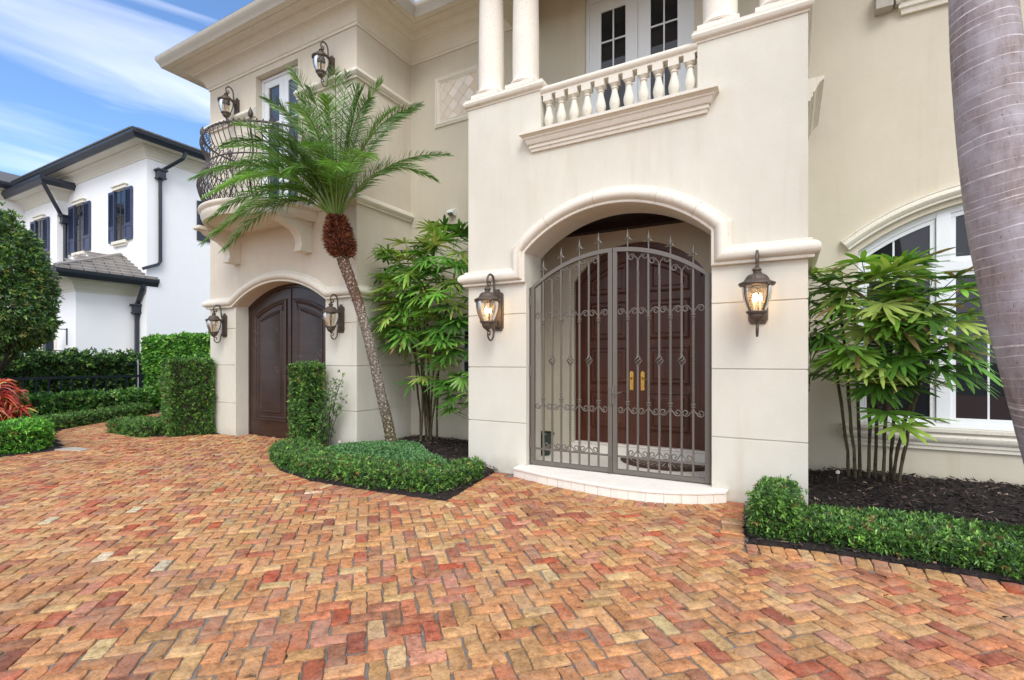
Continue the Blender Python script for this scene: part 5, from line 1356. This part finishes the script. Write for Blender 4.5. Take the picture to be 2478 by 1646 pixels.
hedge_poly('hedge', 'leafy mid-height hedge directly in front of the black metal fence', [(-16.3, 3.2), (-16.3, 7.6), (-16.95, 7.75), (-16.95, 3.0)], g0, .56, 420, .085, .04, 5, [(74, 118, 52), (96, 142, 62), (58, 96, 46), (120, 160, 80), (44, 74, 38), (150, 180, 104)], [.26, .24, .18, .16, .1, .06], rough=.05, prof=(.5, 1., .7, .1))
hedge_poly('hedge', 'dark tall informal hedge behind the black metal fence before the white house', [(-18.0, 1.5), (-18.0, 8.5), (-19.1, 8.7), (-19.1, 1.5)], g0, 1.56, 330, .10, .04, 6, [(52, 82, 44), (68, 100, 50), (40, 64, 38), (94, 130, 60), (34, 54, 32), (120, 150, 74)], [.28, .24, .2, .12, .1, .06], rough=.09, coredepth=.12)
hedge_poly('hedge', 'bright green rounded-end low hedge nearest the camera at the left edge of the drive', [(-11.0, -.5), (-11.0, 3.35), (-11.15, 3.62), (-13.3, 4.05), (-13.6, 3.75), (-12.2, 3.35), (-11.9, 3.1), (-11.9, -.5)], g0, .40, 1100, .05, .016, 7, [(76, 130, 44), (94, 152, 54), (58, 104, 38), (120, 176, 70), (44, 80, 34), (140, 190, 84), (130, 120, 66)], PW1, group=G1, rough=.03)
# right bed
hedge_poly('hedge', 'long low green hedge along the front of the mulch bed on the right', [(.06, 4.99), (.6, 4.98), (1.5, 4.94), (2.6, 4.76), (4.2, 4.4), (4.3, 5.5), (2.8, 5.85), (1.4, 5.80), (.6, 5.74), (.06, 5.66)], gz(0)-.0, .075, 2500, .040, .0115, 7, group=G1)
hedge_poly('hedge', 'small raised hedge block at the corner of the pier where the long right hedge begins', [(-.27, 4.93), (.08, 4.97), (.08, 5.80), (-.22, 5.84)], gz(0), .27, 2400, .040, .0115, 7, group=G1)

# ------------------------------------------------------------------ feather palm leaning over the garage
pb = (-5.40, 5.88, .1); trunkp = [(-5.40, 5.88, .0), (-5.47, 5.86, .45), (-5.58, 5.81, .95), (-5.68, 5.76, 1.45), (-5.80, 5.72, 1.93), (-5.95, 5.70, 2.38), (-6.12, 5.68, 2.78), (-6.28, 5.67, 3.14), (-6.36, 5.66, 3.5), (-6.40, 5.65, 3.85)]
palm = thing('palm_tree', 'feathery palm with a slim leaning scarred trunk and brown fibrous neck', 'palm', pb)
def interp(path, t_):
    n = len(path)-1; i = min(int(t_*n), n-1); f_ = t_*n-i; return tuple(path[i][k]*(1-f_)+path[i+1][k]*f_ for k in range(3))
def smoothpath(path, n):
    # Catmull-Rom
    P = [np.array(p) for p in path]; P = [2*P[0]-P[1]]+P+[2*P[-1]-P[-2]]; out = []
    for j in range(n+1):
        t_ = j/n*(len(P)-3); i = min(int(t_), len(P)-4); f_ = t_-i; a, b_, c, d = P[i:i+4]
        out.append(.5*((2*b_)+(-a+c)*f_+(2*a-5*b_+4*c-d)*f_*f_+(-a+3*b_-3*c+d)*f_**3))
    return out
t = NT('palm_bark'); a = t.noise(34, 5, .7, stretch=(1, 1, 1.4)); v_ = t.n('ShaderNodeTexVoronoi'); v_.inputs['Scale'].default_value = 26; t.l(t.tc.outputs['Object'], v_.inputs['Vector'])
sep = t.n('ShaderNodeSeparateXYZ'); t.l(t.tc.outputs['Object'], sep.inputs[0])
zr = t.n('ShaderNodeMapRange'); t.l(sep.outputs['Z'], zr.inputs[0]); zr.inputs[1].default_value = 0; zr.inputs[2].default_value = 3.4
base = t.ramp(zr.outputs[0], [(.0, lin(118, 108, 62)), (.16, lin(112, 100, 72)), (.22, lin(136, 128, 116)), (.6, lin(140, 130, 116)), (.72, lin(126, 98, 80)), (1, lin(112, 78, 58))])
c = t.mix(t.ramp(v_.outputs['Distance'], [(.1, (1, 1, 1)), (.45, (0, 0, 0))]), t.mix(.45, base, lin(48, 38, 30)), t.mix(.6, base, lin(225, 220, 208)))
c = t.mix(t.ramp(a, [(.4, (0, 0, 0)), (.7, (.6, .6, .6))]), c, lin(62, 48, 38))
M['palmbark'] = t.fin(c, .9, t.bump(v_.outputs['Distance'], .8, .02, t.bump(a, .8, .01)))
sp = smoothpath(trunkp, 150); b = MB(); rs = []
for i, p in enumerate(sp):
    t_ = i/150; r_ = .084-.012*min(1, t_*2.2)+.055*max(0, (t_-.45)); r_ += .016*max(0, 1-t_/.06); rs.append(r_*(1+.055*((i % 3) == 0)+rng.normal()*.018))
b.tube([tuple(p) for p in sp], rs, 16)
b.build('trunk', M['palmbark'], palm, smooth=35)
# old leaf-base scars standing out of the trunk
L = Leaves(); PP, DD, CC = [], [], []
for i in range(4, 120):
    p = sp[i]; tv = nz(sp[min(i+1, 150)]-sp[i-1]); 
    for k in range(8):
        a = k*PI/4+i*.9; u = nz(np.cross(tv, [0, 1, .01])); w_ = np.cross(tv, u); r_ = rs[i]*.97; dr = u*math.cos(a)+w_*math.sin(a)
        PP.append(p+dr*r_); DD.append(dr*.75+tv*.8); CC.append(i/150)
CC = np.array(CC)[:, None]; colsP = np.where(CC < .2, np.array(lin(124, 110, 68)[:3]), np.where(CC < .55, np.array(lin(196, 190, 178)[:3]), np.array(lin(120, 88, 68)[:3])))*rng.uniform(.5, 1.3, (len(PP), 1))
L.add(np.array(PP), np.array(DD), rng.uniform(.012, .026, len(PP)), .03, colsP, prof=(1, .9, .4), up=np.cross(np.array(DD), np.tile([0, 0, 1.], (len(PP), 1)))*0+np.array([0, 0, 1.]))
L.build('bark_scars', M['mulchchip'], palm)
# fibrous brown neck
neck = [np.array(interp(trunkp, t_)) for t_ in np.linspace(.79, 1.0, 40)]
L = Leaves(); m = 3800; ti = rng.uniform(0, 1, m); C0 = np.array([neck[int(x*39)] for x in ti]); a = rng.uniform(0, 2*PI, m)
rad = np.interp(ti, [0, .10, .35, .7, 1], [.12, .19, .225, .18, .11])*rng.uniform(.86, 1.02, m)
D0 = np.stack([np.cos(a), np.sin(a), np.zeros(m)], 1)
P0 = C0+D0*rad[:, None]; DD = nz(D0*1.0+np.array([0, 0, .9])*rng.uniform(-.2, 1.3, (m, 1))+rng.normal(size=(m, 3))*.35)
L.add(P0-DD*.02, DD, rng.uniform(.04, .11, m), rng.uniform(.010, .024, m), pick([(116, 60, 38), (138, 78, 48), (92, 46, 30), (160, 102, 66), (68, 36, 26)], m, .18), prof=(1, .8, .12), droop=.1)
L.build('fibre_neck', M['mulchchip'], palm)
b = MB(); b.tube([tuple(q) for q in neck], [float(np.interp(i/39, [0, .10, .35, .7, 1], [.10, .16, .19, .15, .08])) for i in range(40)], 16); b.build('neck_core', plain('neck_fibre_core', lin(74, 38, 24), .95, .3, .8), palm, smooth=50)
crown = np.array([-6.40, 5.65, 3.86])
PALMC = [(86, 128, 44), (104, 148, 54), (72, 110, 42), (112, 154, 66), (124, 158, 86)]
def frond(base, P1, P2, ll=.36, nl=64, lw=.016, pal=PALMC, droop=.35, blue=0, vshape=.75, tw=0.):
    """rachis along a quadratic curve, leaflets both sides"""
    base, P1, P2 = map(np.array, (base, P1, P2)); n = 28
    ts = np.linspace(0, 1, n); C = (1-ts)[:, None]**2*base+2*((1-ts)*ts)[:, None]*P1+ts[:, None]**2*P2
    fr_ = thing('frond', '', '') if False else None
    b = MB(); b.tube([tuple(p) for p in C], [.013*(1-t_)+.0025 for t_ in ts], 5); 
    rc = b
    L = Leaves(); t0 = .17; tl = np.linspace(t0, .995, nl)
    Pc = (1-tl)[:, None]**2*base+2*((1-tl)*tl)[:, None]*P1+tl[:, None]**2*P2
    T = nz(2*(1-tl)[:, None]*(P1-base)+2*tl[:, None]*(P2-P1))
    side = nz(np.cross(T, np.array([0, 0, 1.])+np.zeros_like(T)+rng.normal(size=3)*tw)); upv = np.cross(side, T)
    length = ll*np.interp(tl, [t0, .3, .55, .8, 1], [.45, .95, 1., .75, .28])
    col = pick(pal, 1, .05)[0]*(1+rng.normal()*.1)
    for s_ in (-1, 1):
        m = nl; fwd = np.interp(tl, [t0, .6, 1], [.55, .8, 1.6])[:, None]
        d = nz(side*s_*1.0+T*fwd+upv*vshape*rng.uniform(.3, 1., (m, 1))+rng.normal(size=(m, 3))*.08)
        cc = np.clip(col*(1+rng.normal(size=(m, 1))*.13), .003, .9)
        L.add(Pc, d, length*rng.uniform(.85, 1.1, m), lw*rng.uniform(.85, 1.15, m), cc, droop=droop*rng.uniform(.6, 1.4, m), prof=(.55, 1., .85, .5, .08), up=np.cross(np.cross(d, T), d)*1.0+rng.normal(size=(m, 3))*.25)
    return rc, L
def add_frond(parent, *a, **k):
    rc, L = frond(*a, **k)
    o = L.build('frond', M['palmleaf'], parent); r_ = rc.build('midrib', M['rib'], o, smooth=60)
M['rib'] = plain('palm_midrib', lin(104, 132, 62), .45, .1, .05)
# (azimuth deg from +X towards +Y, reach, rise of tip, arch height)
rng2 = np.random.default_rng(5)
FR = [(60, .45, 2.15, 1.5), (175, .35, 2.0, 1.5), (20, .75, 2.15, 1.5), (-40, 1.15, 1.75, 1.6), (15, 1.35, 1.65, 1.6), (50, 1.0, 1.9, 1.5), (-10, 1.95, 1.0, 1.5), (-75, 1.2, 1.75, 1.7),
      (5, 2.25, .62, 1.0), (-25, 1.9, .3, 1.1), (40, 1.55, .65, 1.35), (-60, 1.7, .95, 1.5),
      (190, 1.5, 1.3, 1.4), (215, 1.35, 1.25, 1.4), (160, 1.3, 1.1, 1.4), (205, 2.1, .85, 1.4), (185, 2.2, .9, 1.5), (222, 2.25, .95, 1.4), (210, 2.55, .45, 1.2), (232, 2.4, .35, 1.25), (196, 2.6, .05, 1.1), (216, 2.55, -.15, .95), (240, 2.25, .0, 1.1), (228, 2.5, -.55, .75), (206, 2.3, -.55, .8), (250, 1.9, .75, 1.5), (262, 1.5, 1.0, 1.5), (275, 1.2, 1.3, 1.5), (240, 1.6, 1.1, 1.4), (300, 1.25, .55, 1.25), (290, .9, 1.6, 1.5), (150, 1.5, 1.0, 1.4), (318, 1.6, .15, 1.0), (255, .8, 1.7, 1.4), (330, .8, 1.9, 1.5), (0, .5, 2.0, 1.4), (265, 1.0, .35, 1.1), (245, 1.2, 1.5, 1.5), (200, .8, 1.75, 1.5), (340, 1.5, 1.3, 1.5), (310, 1.2, 1.35, 1.5), (225, 1.8, .55, 1.2)]
for az, reach, rise, arch in FR:
    az = az+rng2.normal()*4; reach *= (1+rng2.normal()*.05)*(.80 if 170 < az < 262 else 1.0); a = math.radians(az); h_ = np.array([math.cos(a), math.sin(a), 0])
    st_ = crown+h_*.06+np.array([0, 0, -.05]); tip = crown+h_*reach+np.array([0, 0, rise]); 
    mid = crown+h_*reach*.40+np.array([0, 0, max(arch*.9, rise*.75)])
    if tip[1] > 6.0 and tip[0] < -6.3: tip[1] = 6.0-.1*rng2.random()
    if mid[1] > 6.0: mid[1] = 6.0
    add_frond(palm, st_, mid, tip, ll=.37, nl=70, lw=.0150, droop=.18+.14*(rise < .6), vshape=.45)

# ------------------------------------------------------------------ broad fan-leaf (lady) palms
RH = [(88, 140, 54), (106, 162, 62), (72, 118, 48), (128, 178, 74), (150, 190, 84), (176, 198, 98)]
def fanpalm(name, label, base, canes, fans, group=None, pal=RH, w=None, ll=.37, lw=.044, clampy=None, brown=.0, clampx=None):
    th = thing(name, label, 'palm', base, group); bx, by, bz = base
    for (dx, dy, tx, ty, h_) in canes:
        b = MB(); pts = [(bx+dx+(tx-dx)*(i/10)**1.3+rng.normal()*.006, by+dy+(ty-dy)*(i/10)**1.3+rng.normal()*.006, bz-.08+h_*i/10) for i in range(11)]
        b.tube(pts, [.017*(1+.18*(i % 2)) for i in range(11)], 8); b.build('cane', M['cane'], th, smooth=40)
    for (x, y, z, az, ph, el) in fans:
        # hub reached by a thin petiole from the nearest cane axis
        a = math.radians(az); out = np.array([math.cos(a), math.sin(a), 0]); hub = np.array([x, y, z]); root = hub-out*ph-np.array([0, 0, ph*.55])
        L = Leaves()
        L.add(np.array([root]), np.array([hub-root]), np.linalg.norm(hub-root), .008, np.array([lin(84, 112, 48)[:3]]), prof=(1, 1, 1), up=np.array([[0, 1., .2]]))
        L.add(np.array([root]), np.array([hub-root]), np.linalg.norm(hub-root), .008, np.array([lin(84, 112, 48)[:3]]), prof=(1, 1, 1), up=np.array([[1, 0., .2]]))
        n = int(rng.integers(9, 14)); fa = nz(out+np.array([0, 0, el])+rng.normal(size=3)*.12); sd = nz(np.cross(fa, [0, 0, 1.])); 
        ang_ = np.linspace(-1.95, 1.95, n)+rng.normal(size=n)*.06
        up_ = np.cross(sd, fa)
        d = nz(fa*np.cos(ang_)[:, None]+sd*np.sin(ang_)[:, None]+up_*.10+rng.normal(size=(n, 3))*.05)
        base_c = pick(pal, 1, .12, w)[0]; cc = np.clip(base_c*(1+rng.normal(size=(n, 1))*.13), .003, .9)
        if brown and rng.random() < brown:
            k = rng.integers(0, n, 3); cc[k[:2]] = np.array(lin(150, 124, 84)[:3])
        L.add(np.tile(hub, (n, 1)), d, ll*rng.uniform(.8, 1.1, n)*(1-.12*np.abs(ang_)/1.75), lw*rng.uniform(.8, 1.15, n), cc, droop=rng.uniform(.06, .32, n), prof=(.25, .8, 1., 1., .85, .2), up=np.tile(up_, (n, 1))+rng.normal(size=(n, 3))*.18)
        if clampy is not None:
            for V in L.V: V[:, 1] = np.minimum(V[:, 1], clampy-rng.random(len(V))*.02)
        if clampx is not None:
            for V in L.V: V[:, 0] = np.where((V[:, 0] < clampx[0]) & (V[:, 1] > 6.08), clampx[0]+rng.random(len(V))*.02, V[:, 0]); V[:, 0] = np.where((V[:, 0] > clampx[1]) & (V[:, 1] > 6.08), clampx[1]-rng.random(len(V))*.02, V[:, 0])
        L.build('fan_leaf', M['palmleaf'], th)
    return th
t = NT('fibrous_cane'); a = t.noise(30, 5, .7, stretch=(1, 1, .5)); b_ = t.noise(4, 3, .6)
c = t.mix(t.ramp(a, [(.35, (0, 0, 0)), (.65, (1, 1, 1))]), lin(36, 28, 22), lin(96, 84, 62)); c = t.mix(t.ramp(b_, [(.4, (0, 0, 0)), (.7, (.7, .7, .7))]), c, lin(84, 90, 48))
M['cane'] = t.fin(c, .85, t.bump(a, .8, .006))
r3 = np.random.default_rng(21)
def mkfans(n, cx, cy, rx, ry, z0, z1, zpow=1., front=.0):
    out = []
    for i in range(n):
        t_ = (i+.5)/n; z = z0+(z1-z0)*t_**zpow; az = -90+r3.normal()*75; a = math.radians(az); k = r3.uniform(.45, 1.); s_ = 1-.35*abs(t_-.55)
        el = r3.uniform(-1.05, .2)+.7*(t_ > .82)
        out.append((cx+rx*k*math.cos(a)*s_, cy+ry*k*math.sin(a)*s_, z, az, r3.uniform(.18, .34), el))
    return out
canesL = [(r3.normal()*.10-.05, r3.normal()*.08, r3.normal()*.34, r3.normal()*.14-.05, r3.uniform(2.4, 3.3)) for _ in range(11)]
fansL = mkfans(94, -5.80, 6.80, .60, .58, 1.75, 3.50)+mkfans(84, -4.85, 6.66, .62, .52, 1.50, 3.68)+[(-5.75, 6.75, 1.12, -80, .2, -.3), (-5.45, 6.7, 1.22, -60, .2, -.5), (-5.05, 6.65, 1.15, -70, .2, -.5), (-5.6, 6.7, 1.45, -120, .2, -.2)]
fanpalm('fan_palm', 'tall dense clump of fan-leaved palm in the recess between the garage pier and the entry', (-5.55, 6.95, .03), canesL, fansL, 'clumps of bamboo-like fan palm', clampy=7.46, brown=.12, clampx=(-6.40, -4.16))
fansS = mkfans(24, -4.50, 6.50, .36, .3, .70, 1.35)
fanpalm('fan_palm', 'small light green fan palm tucked against the left side of the entry pier', (-4.45, 6.75, .03), [(0, 0, .02, 0, .8), (.08, .05, .1, 0, .9), (-.08, .03, -.1, 0, .7)], fansS, 'clumps of bamboo-like fan palm', pal=[(96, 146, 52), (118, 164, 66), (78, 126, 44)], ll=.28, lw=.034, clampy=7.46, clampx=(-6.40, -4.16))
canesR = [(-.20, .02, -.42, .0, 2.0), (-.14, -.05, -.30, -.1, 2.2), (-.08, .06, -.15, .0, 2.3), (.0, 0, -.02, -.05, 2.4), (.06, .06, .10, .0, 2.3), (.12, -.04, .22, -.1, 2.1), (.22, .03, .5, -.05, 1.6), (.27, -.05, .48, -.1, 1.4), (.20, .08, .34, .1, 1.9)]
fansR = mkfans(98, .82, 7.05, .62, .50, 1.20, 2.62)+mkfans(36, 1.36, 6.90, .50, .42, 1.35, 2.45)+[(.95, 6.8, .93, -75, .25, -.2), (1.18, 6.75, .88, -50, .25, -.1), (1.05, 6.7, .8, -100, .2, -.4), (1.62, 6.7, 1.95, -20, .3, .4), (1.72, 6.75, 1.75, -10, .3, -.1), (1.60, 6.7, 2.1, 0, .3, .2)]
fanpalm('fan_palm', 'fan palm clump with bare canes and some brown leaves before the arched window', (.86, 7.3, .06), canesR, fansR, 'clumps of bamboo-like fan palm', pal=[(118, 168, 64), (138, 186, 74), (98, 148, 56), (160, 198, 88), (180, 204, 104), (76, 118, 50)], ll=.37, lw=.050, clampy=7.72, brown=.25, clampx=(.22, 9))
# wispy dark leaves at the top of the right clump
# ------------------------------------------------------------------ royal palm trunk on the right
rp_ = thing('palm_tree', 'thick smooth ringed grey-mauve palm trunk rising out of frame at the far right', 'palm', (2.12, 5.4, -.1))
path = smoothpath([(2.16, 5.42, -.15), (2.04, 5.40, .25), (1.93, 5.4, .65), (1.79, 5.4, 1.35), (1.66, 5.4, 2.0), (1.535, 5.4, 2.8), (1.445, 5.4, 3.6), (1.385, 5.4, 4.5), (1.36, 5.42, 6), (1.41, 5.45, 8.5), (1.40, 5.5, 11)], 220)
t = NT('royal_palm_bark'); sep = t.n('ShaderNodeSeparateXYZ'); t.l(t.tc.outputs['Object'], sep.inputs[0])
nz_ = t.noise(1.6, 3, .5); comb = t.n('ShaderNodeMath', operation='MULTIPLY_ADD'); t.l(nz_, comb.inputs[0]); comb.inputs[1].default_value = .10; t.l(sep.outputs['Z'], comb.inputs[2])
tilt = t.n('ShaderNodeMath', operation='MULTIPLY_ADD'); t.l(sep.outputs['X'], tilt.inputs[0]); tilt.inputs[1].default_value = -.12; t.l(comb.outputs[0], tilt.inputs[2])
wv = t.n('ShaderNodeTexNoise', noise_dimensions='1D'); wv.inputs['Scale'].default_value = 14; wv.inputs['Detail'].default_value = 1.5; t.l(tilt.outputs[0], wv.inputs['W'])
fr1 = t.n('ShaderNodeMath', operation='MULTIPLY'); t.l(tilt.outputs[0], fr1.inputs[0]); fr1.inputs[1].default_value = 12.5
wob = t.n('ShaderNodeMath', operation='ADD'); t.l(fr1.outputs[0], wob.inputs[0]); t.l(wv.outputs['Fac'], wob.inputs[1])
fr2_ = t.n('ShaderNodeMath', operation='FRACT'); t.l(wob.outputs[0], fr2_.inputs[0])
ringm = t.ramp(fr2_.outputs[0], [(.0, (1, 1, 1)), (.05, (1, 1, 1)), (.09, (0, 0, 0)), (.93, (0, 0, 0))])
streak = t.noise(22, 5, .7, stretch=(1, 1, .16)); blotch = t.noise(2.4, 5, .65); fine = t.noise(60, 4, .7, stretch=(1, 1, .4))
c = t.mix(t.ramp(streak, [(.3, (0, 0, 0)), (.7, (1, 1, 1))]), lin(118, 104, 103), lin(158, 145, 142))
c = t.mix(t.ramp(blotch, [(.35, (0, 0, 0)), (.65, (1, 1, 1))]), c, lin(172, 168, 174)); c = t.mix(t.ramp(fine, [(.28, (.8, .8, .8)), (.4, (0, 0, 0))]), c, lin(74, 58, 56))
rm = t.n('ShaderNodeMix', data_type='RGBA'); rm.blend_type = 'MULTIPLY'; rm.inputs[0].default_value = 1; t.l(ringm, rm.inputs[6]); t.l(t.ramp(t.noise(5, 4, .7), [(.4, (.15, .15, .15)), (.6, (1, 1, 1))]), rm.inputs[7])
c = t.mix(rm.outputs[2], c, lin(222, 216, 216))
M['royal'] = t.fin(c, .8, t.bump(fr2_.outputs[0], .25, .012, t.bump(streak, .5, .008, t.bump(fine, .5, .005))), spec=.25)
b = MB(); zs = [p[2] for p in path]
b.tube([tuple(p) for p in path], [float(np.interp(z, [-.15, .1, .6, 1.5, 2.5, 3.5, 4.5, 7, 11], [.35, .30, .275, .275, .270, .235, .205, .19, .17]))*(1+rng.normal()*.0025) for z in zs], 48)
b.build('trunk', M['royal'], rp_, smooth=60)

# ------------------------------------------------------------------ red cordyline on the left
cd = thing('ti_plant', 'bushy red and orange strap-leaved plant at the left edge behind the near low hedge', 'plant', (-12.60, 3.24, g0))
L = Leaves(); stm = MB(); CP = [(196, 72, 54), (212, 108, 70), (176, 58, 56), (214, 140, 96), (140, 50, 48), (188, 160, 86)]
for q in range(40):
    hx, hy, hz = -12.70+rng.normal()*.26, 3.08+rng.normal()*.28, rng.uniform(.35, 1.12); stm.tube([(hx*.6-12.60*.4, hy*.6+3.24*.4, g0), (hx, hy, hz)], .014, 6)
    m = 30; a = rng.uniform(0, 2*PI, m); el = rng.uniform(-.1, 1.5, m); d = np.stack([np.cos(a), np.sin(a), el], 1)
    L.add(np.tile([hx, hy, hz], (m, 1))+rng.normal(size=(m, 3))*.02, d, rng.uniform(.24, .40, m), rng.uniform(.022, .036, m), pick(CP, m, .14, [.28, .24, .18, .12, .12, .06]), droop=rng.uniform(.4, 1.0, m), prof=(.3, .9, 1, .8, .1))
L.build('foliage', M['leaf'], cd); stm.build('stems', M['twig'], cd, smooth=60)
# ------------------------------------------------------------------ clipped dome tree at the far left
tt = thing('tree', 'dense clipped evergreen tree with a rounded dark green crown at the left edge', 'tree', (-15.35, 3.9, g0))
b = MB(); b.tube([(-15.15, 3.95, g0), (-15.17, 4.0, .8), (-15.1, 3.95, 1.5), (-15.15, 3.95, 3.4)], [.10, .085, .08, .05], 10)
for a in (0.4, 1.6, 2.9, 4.1, 5.3): b.tube([(-15.13, 3.97, 1.1), (-15.15+.5*math.cos(a), 3.95+.5*math.sin(a), 1.85), (-15.15+.8*math.cos(a), 3.95+.8*math.sin(a), 2.6)], [.04, .03, .015], 6)
b.build('trunk', M['twig'], tt, smooth=60)
L = Leaves(); m = 15000; u = nz(rng.normal(size=(m, 3))); 
th_ = np.arctan2(u[:, 1], u[:, 0]); zz = u[:, 2]
cz, RXY, RZt, RZb = 2.45, 1.12, 2.35, .75
hh = np.maximum(np.hypot(u[:, 0], u[:, 1]), 1e-3); fat = np.minimum(1, (1-np.abs(zz)**2.6))**.55/hh
P = np.stack([u[:, 0]*RXY*fat, u[:, 1]*RXY*fat, np.where(zz > 0, zz*RZt, zz*RZb)], 1)
rr = 1+.05*np.sin(th_*5+zz*6)+.04*np.sin(th_*9-zz*11)+rng.normal(size=m)*.03-rng.uniform(0, .45, m)**1.6; P = P*rr[:, None]+np.array([-15.35, 3.88, cz])
TR = [(70, 100, 54), (90, 122, 60), (54, 80, 48), (116, 146, 76), (136, 132, 76), (84, 106, 84)]
sprigs(L, P, u, .085, .034, 6, TR, [.27, .24, .2, .13, .06, .1], .15, 1.0, .15, prof=(.5, 1., .6, .1)); L.build('crown', M['leaf'], tt)
# ------------------------------------------------------------------ small irrigation heads in the beds
M['plastic'] = plain('pale_plastic', lin(196, 192, 184), .5, .1, .1)
def sprinkler(x, y, z, h, lab):
    r = thing('sprinkler_head', lab, 'sprinkler', (x, y, z), 'irrigation heads in the beds')
    b = MB(); b.lathe([(.012, -.04), (.012, h*.7), (.014, h*.7+.002)], cx=x, cy=y, cz=z, n=12); b.build('riser', plain('dark_plastic_'+str(round(h, 2)), lin(52, 50, 48), .6, .1, .1), r, smooth=40)
    b = MB(); b.lathe([(.014, h*.7), (.022, h*.7+.006), (.022, h*.92), (.016, h), (.006, h+.006)], cx=x, cy=y, cz=z, n=14); b.build('nozzle_cap', M['plastic'], r, smooth=40)
sprinkler(.52, 7.02, .06, .13, 'short pale sprinkler head in the dark mulch left of the right fan palm stems')
sprinkler(-6.72, 6.0, -.04, .16, 'short pale sprinkler head at the foot of the pier beside the twiggy shrub')
# ------------------------------------------------------------------ camera, light, sky
cam = bpy.data.cameras.new('camera'); co = bpy.data.objects.new('camera', cam); COL.objects.link(co)
co.location = (0, 0, 1.5); co.rotation_euler = (PI/2, 0, math.atan(667/1200))
cam.sensor_width = 36; cam.lens = 1200/2478*36; cam.shift_y = 49/2478; cam.clip_end = 1500; cam.clip_start = .05
scene.camera = co
w = bpy.data.worlds.new('World'); scene.world = w; w.use_nodes = True
N, L = w.node_tree.nodes, w.node_tree.links; bg = N['Background']
SUN_EL, SUN_AZ = math.radians(48), math.radians(142)   # azimuth of the sun, clockwise from +Y
sky = N.new('ShaderNodeTexSky'); sky.sky_type = 'NISHITA'; sky.sun_disc = False; sky.sun_elevation = SUN_EL; sky.sun_rotation = SUN_AZ
sky.air_density = 1.0; sky.dust_density = .3; sky.ozone_density = 3.0
tc = N.new('ShaderNodeTexCoord'); mp = N.new('ShaderNodeMapping')
mp.inputs['Rotation'].default_value = (math.radians(-6), math.radians(22), math.radians(25)); mp.inputs['Scale'].default_value = (.8, .8, 7.5)
L.new(tc.outputs['Generated'], mp.inputs['Vector'])
n1 = N.new('ShaderNodeTexNoise'); n1.inputs['Scale'].default_value = 1.5; n1.inputs['Detail'].default_value = 6; n1.inputs['Roughness'].default_value = .5; n1.inputs['Distortion'].default_value = .5
L.new(mp.outputs['Vector'], n1.inputs['Vector'])
r1 = N.new('ShaderNodeValToRGB'); r1.color_ramp.elements[0].position = .53; r1.color_ramp.elements[1].position = .95; r1.color_ramp.elements[1].color = (1, 1, 1, 1)
L.new(n1.outputs['Fac'], r1.inputs['Fac'])
# bright cloud added to the unseen sky behind the camera for whiter, softer fill
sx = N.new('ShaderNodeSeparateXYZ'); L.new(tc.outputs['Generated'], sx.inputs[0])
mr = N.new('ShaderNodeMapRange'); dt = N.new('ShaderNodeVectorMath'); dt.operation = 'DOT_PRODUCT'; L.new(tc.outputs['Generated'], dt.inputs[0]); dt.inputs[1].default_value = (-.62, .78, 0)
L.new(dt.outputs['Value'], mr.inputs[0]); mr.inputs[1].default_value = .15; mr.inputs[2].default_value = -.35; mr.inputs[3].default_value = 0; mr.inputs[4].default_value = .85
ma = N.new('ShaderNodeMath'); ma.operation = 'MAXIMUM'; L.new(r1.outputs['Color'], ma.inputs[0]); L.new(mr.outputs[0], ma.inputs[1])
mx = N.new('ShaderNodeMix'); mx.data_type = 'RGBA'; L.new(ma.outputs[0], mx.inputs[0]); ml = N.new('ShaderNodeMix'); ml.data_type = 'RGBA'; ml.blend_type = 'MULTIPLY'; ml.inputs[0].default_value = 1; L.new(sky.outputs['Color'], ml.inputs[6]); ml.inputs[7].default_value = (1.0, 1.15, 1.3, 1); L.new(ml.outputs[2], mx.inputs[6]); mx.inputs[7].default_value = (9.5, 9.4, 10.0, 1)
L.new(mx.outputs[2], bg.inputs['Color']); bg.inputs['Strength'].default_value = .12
sl = bpy.data.lights.new('sun', 'SUN'); sl.energy = 1.4; sl.angle = math.radians(30); sl.color = (1, .975, .94)
so_ = bpy.data.objects.new('sun', sl); COL.objects.link(so_)
d = Vector((math.sin(SUN_AZ)*math.cos(SUN_EL), math.cos(SUN_AZ)*math.cos(SUN_EL), math.sin(SUN_EL)))
so_.rotation_euler = d.to_track_quat('Z', 'Y').to_euler(); so_.location = (0, -5, 20)
vs = scene.view_settings; vs.view_transform = 'Standard'; vs.look = 'None'; vs.gamma = 1; vs.use_curve_mapping = False; vs.exposure = .70
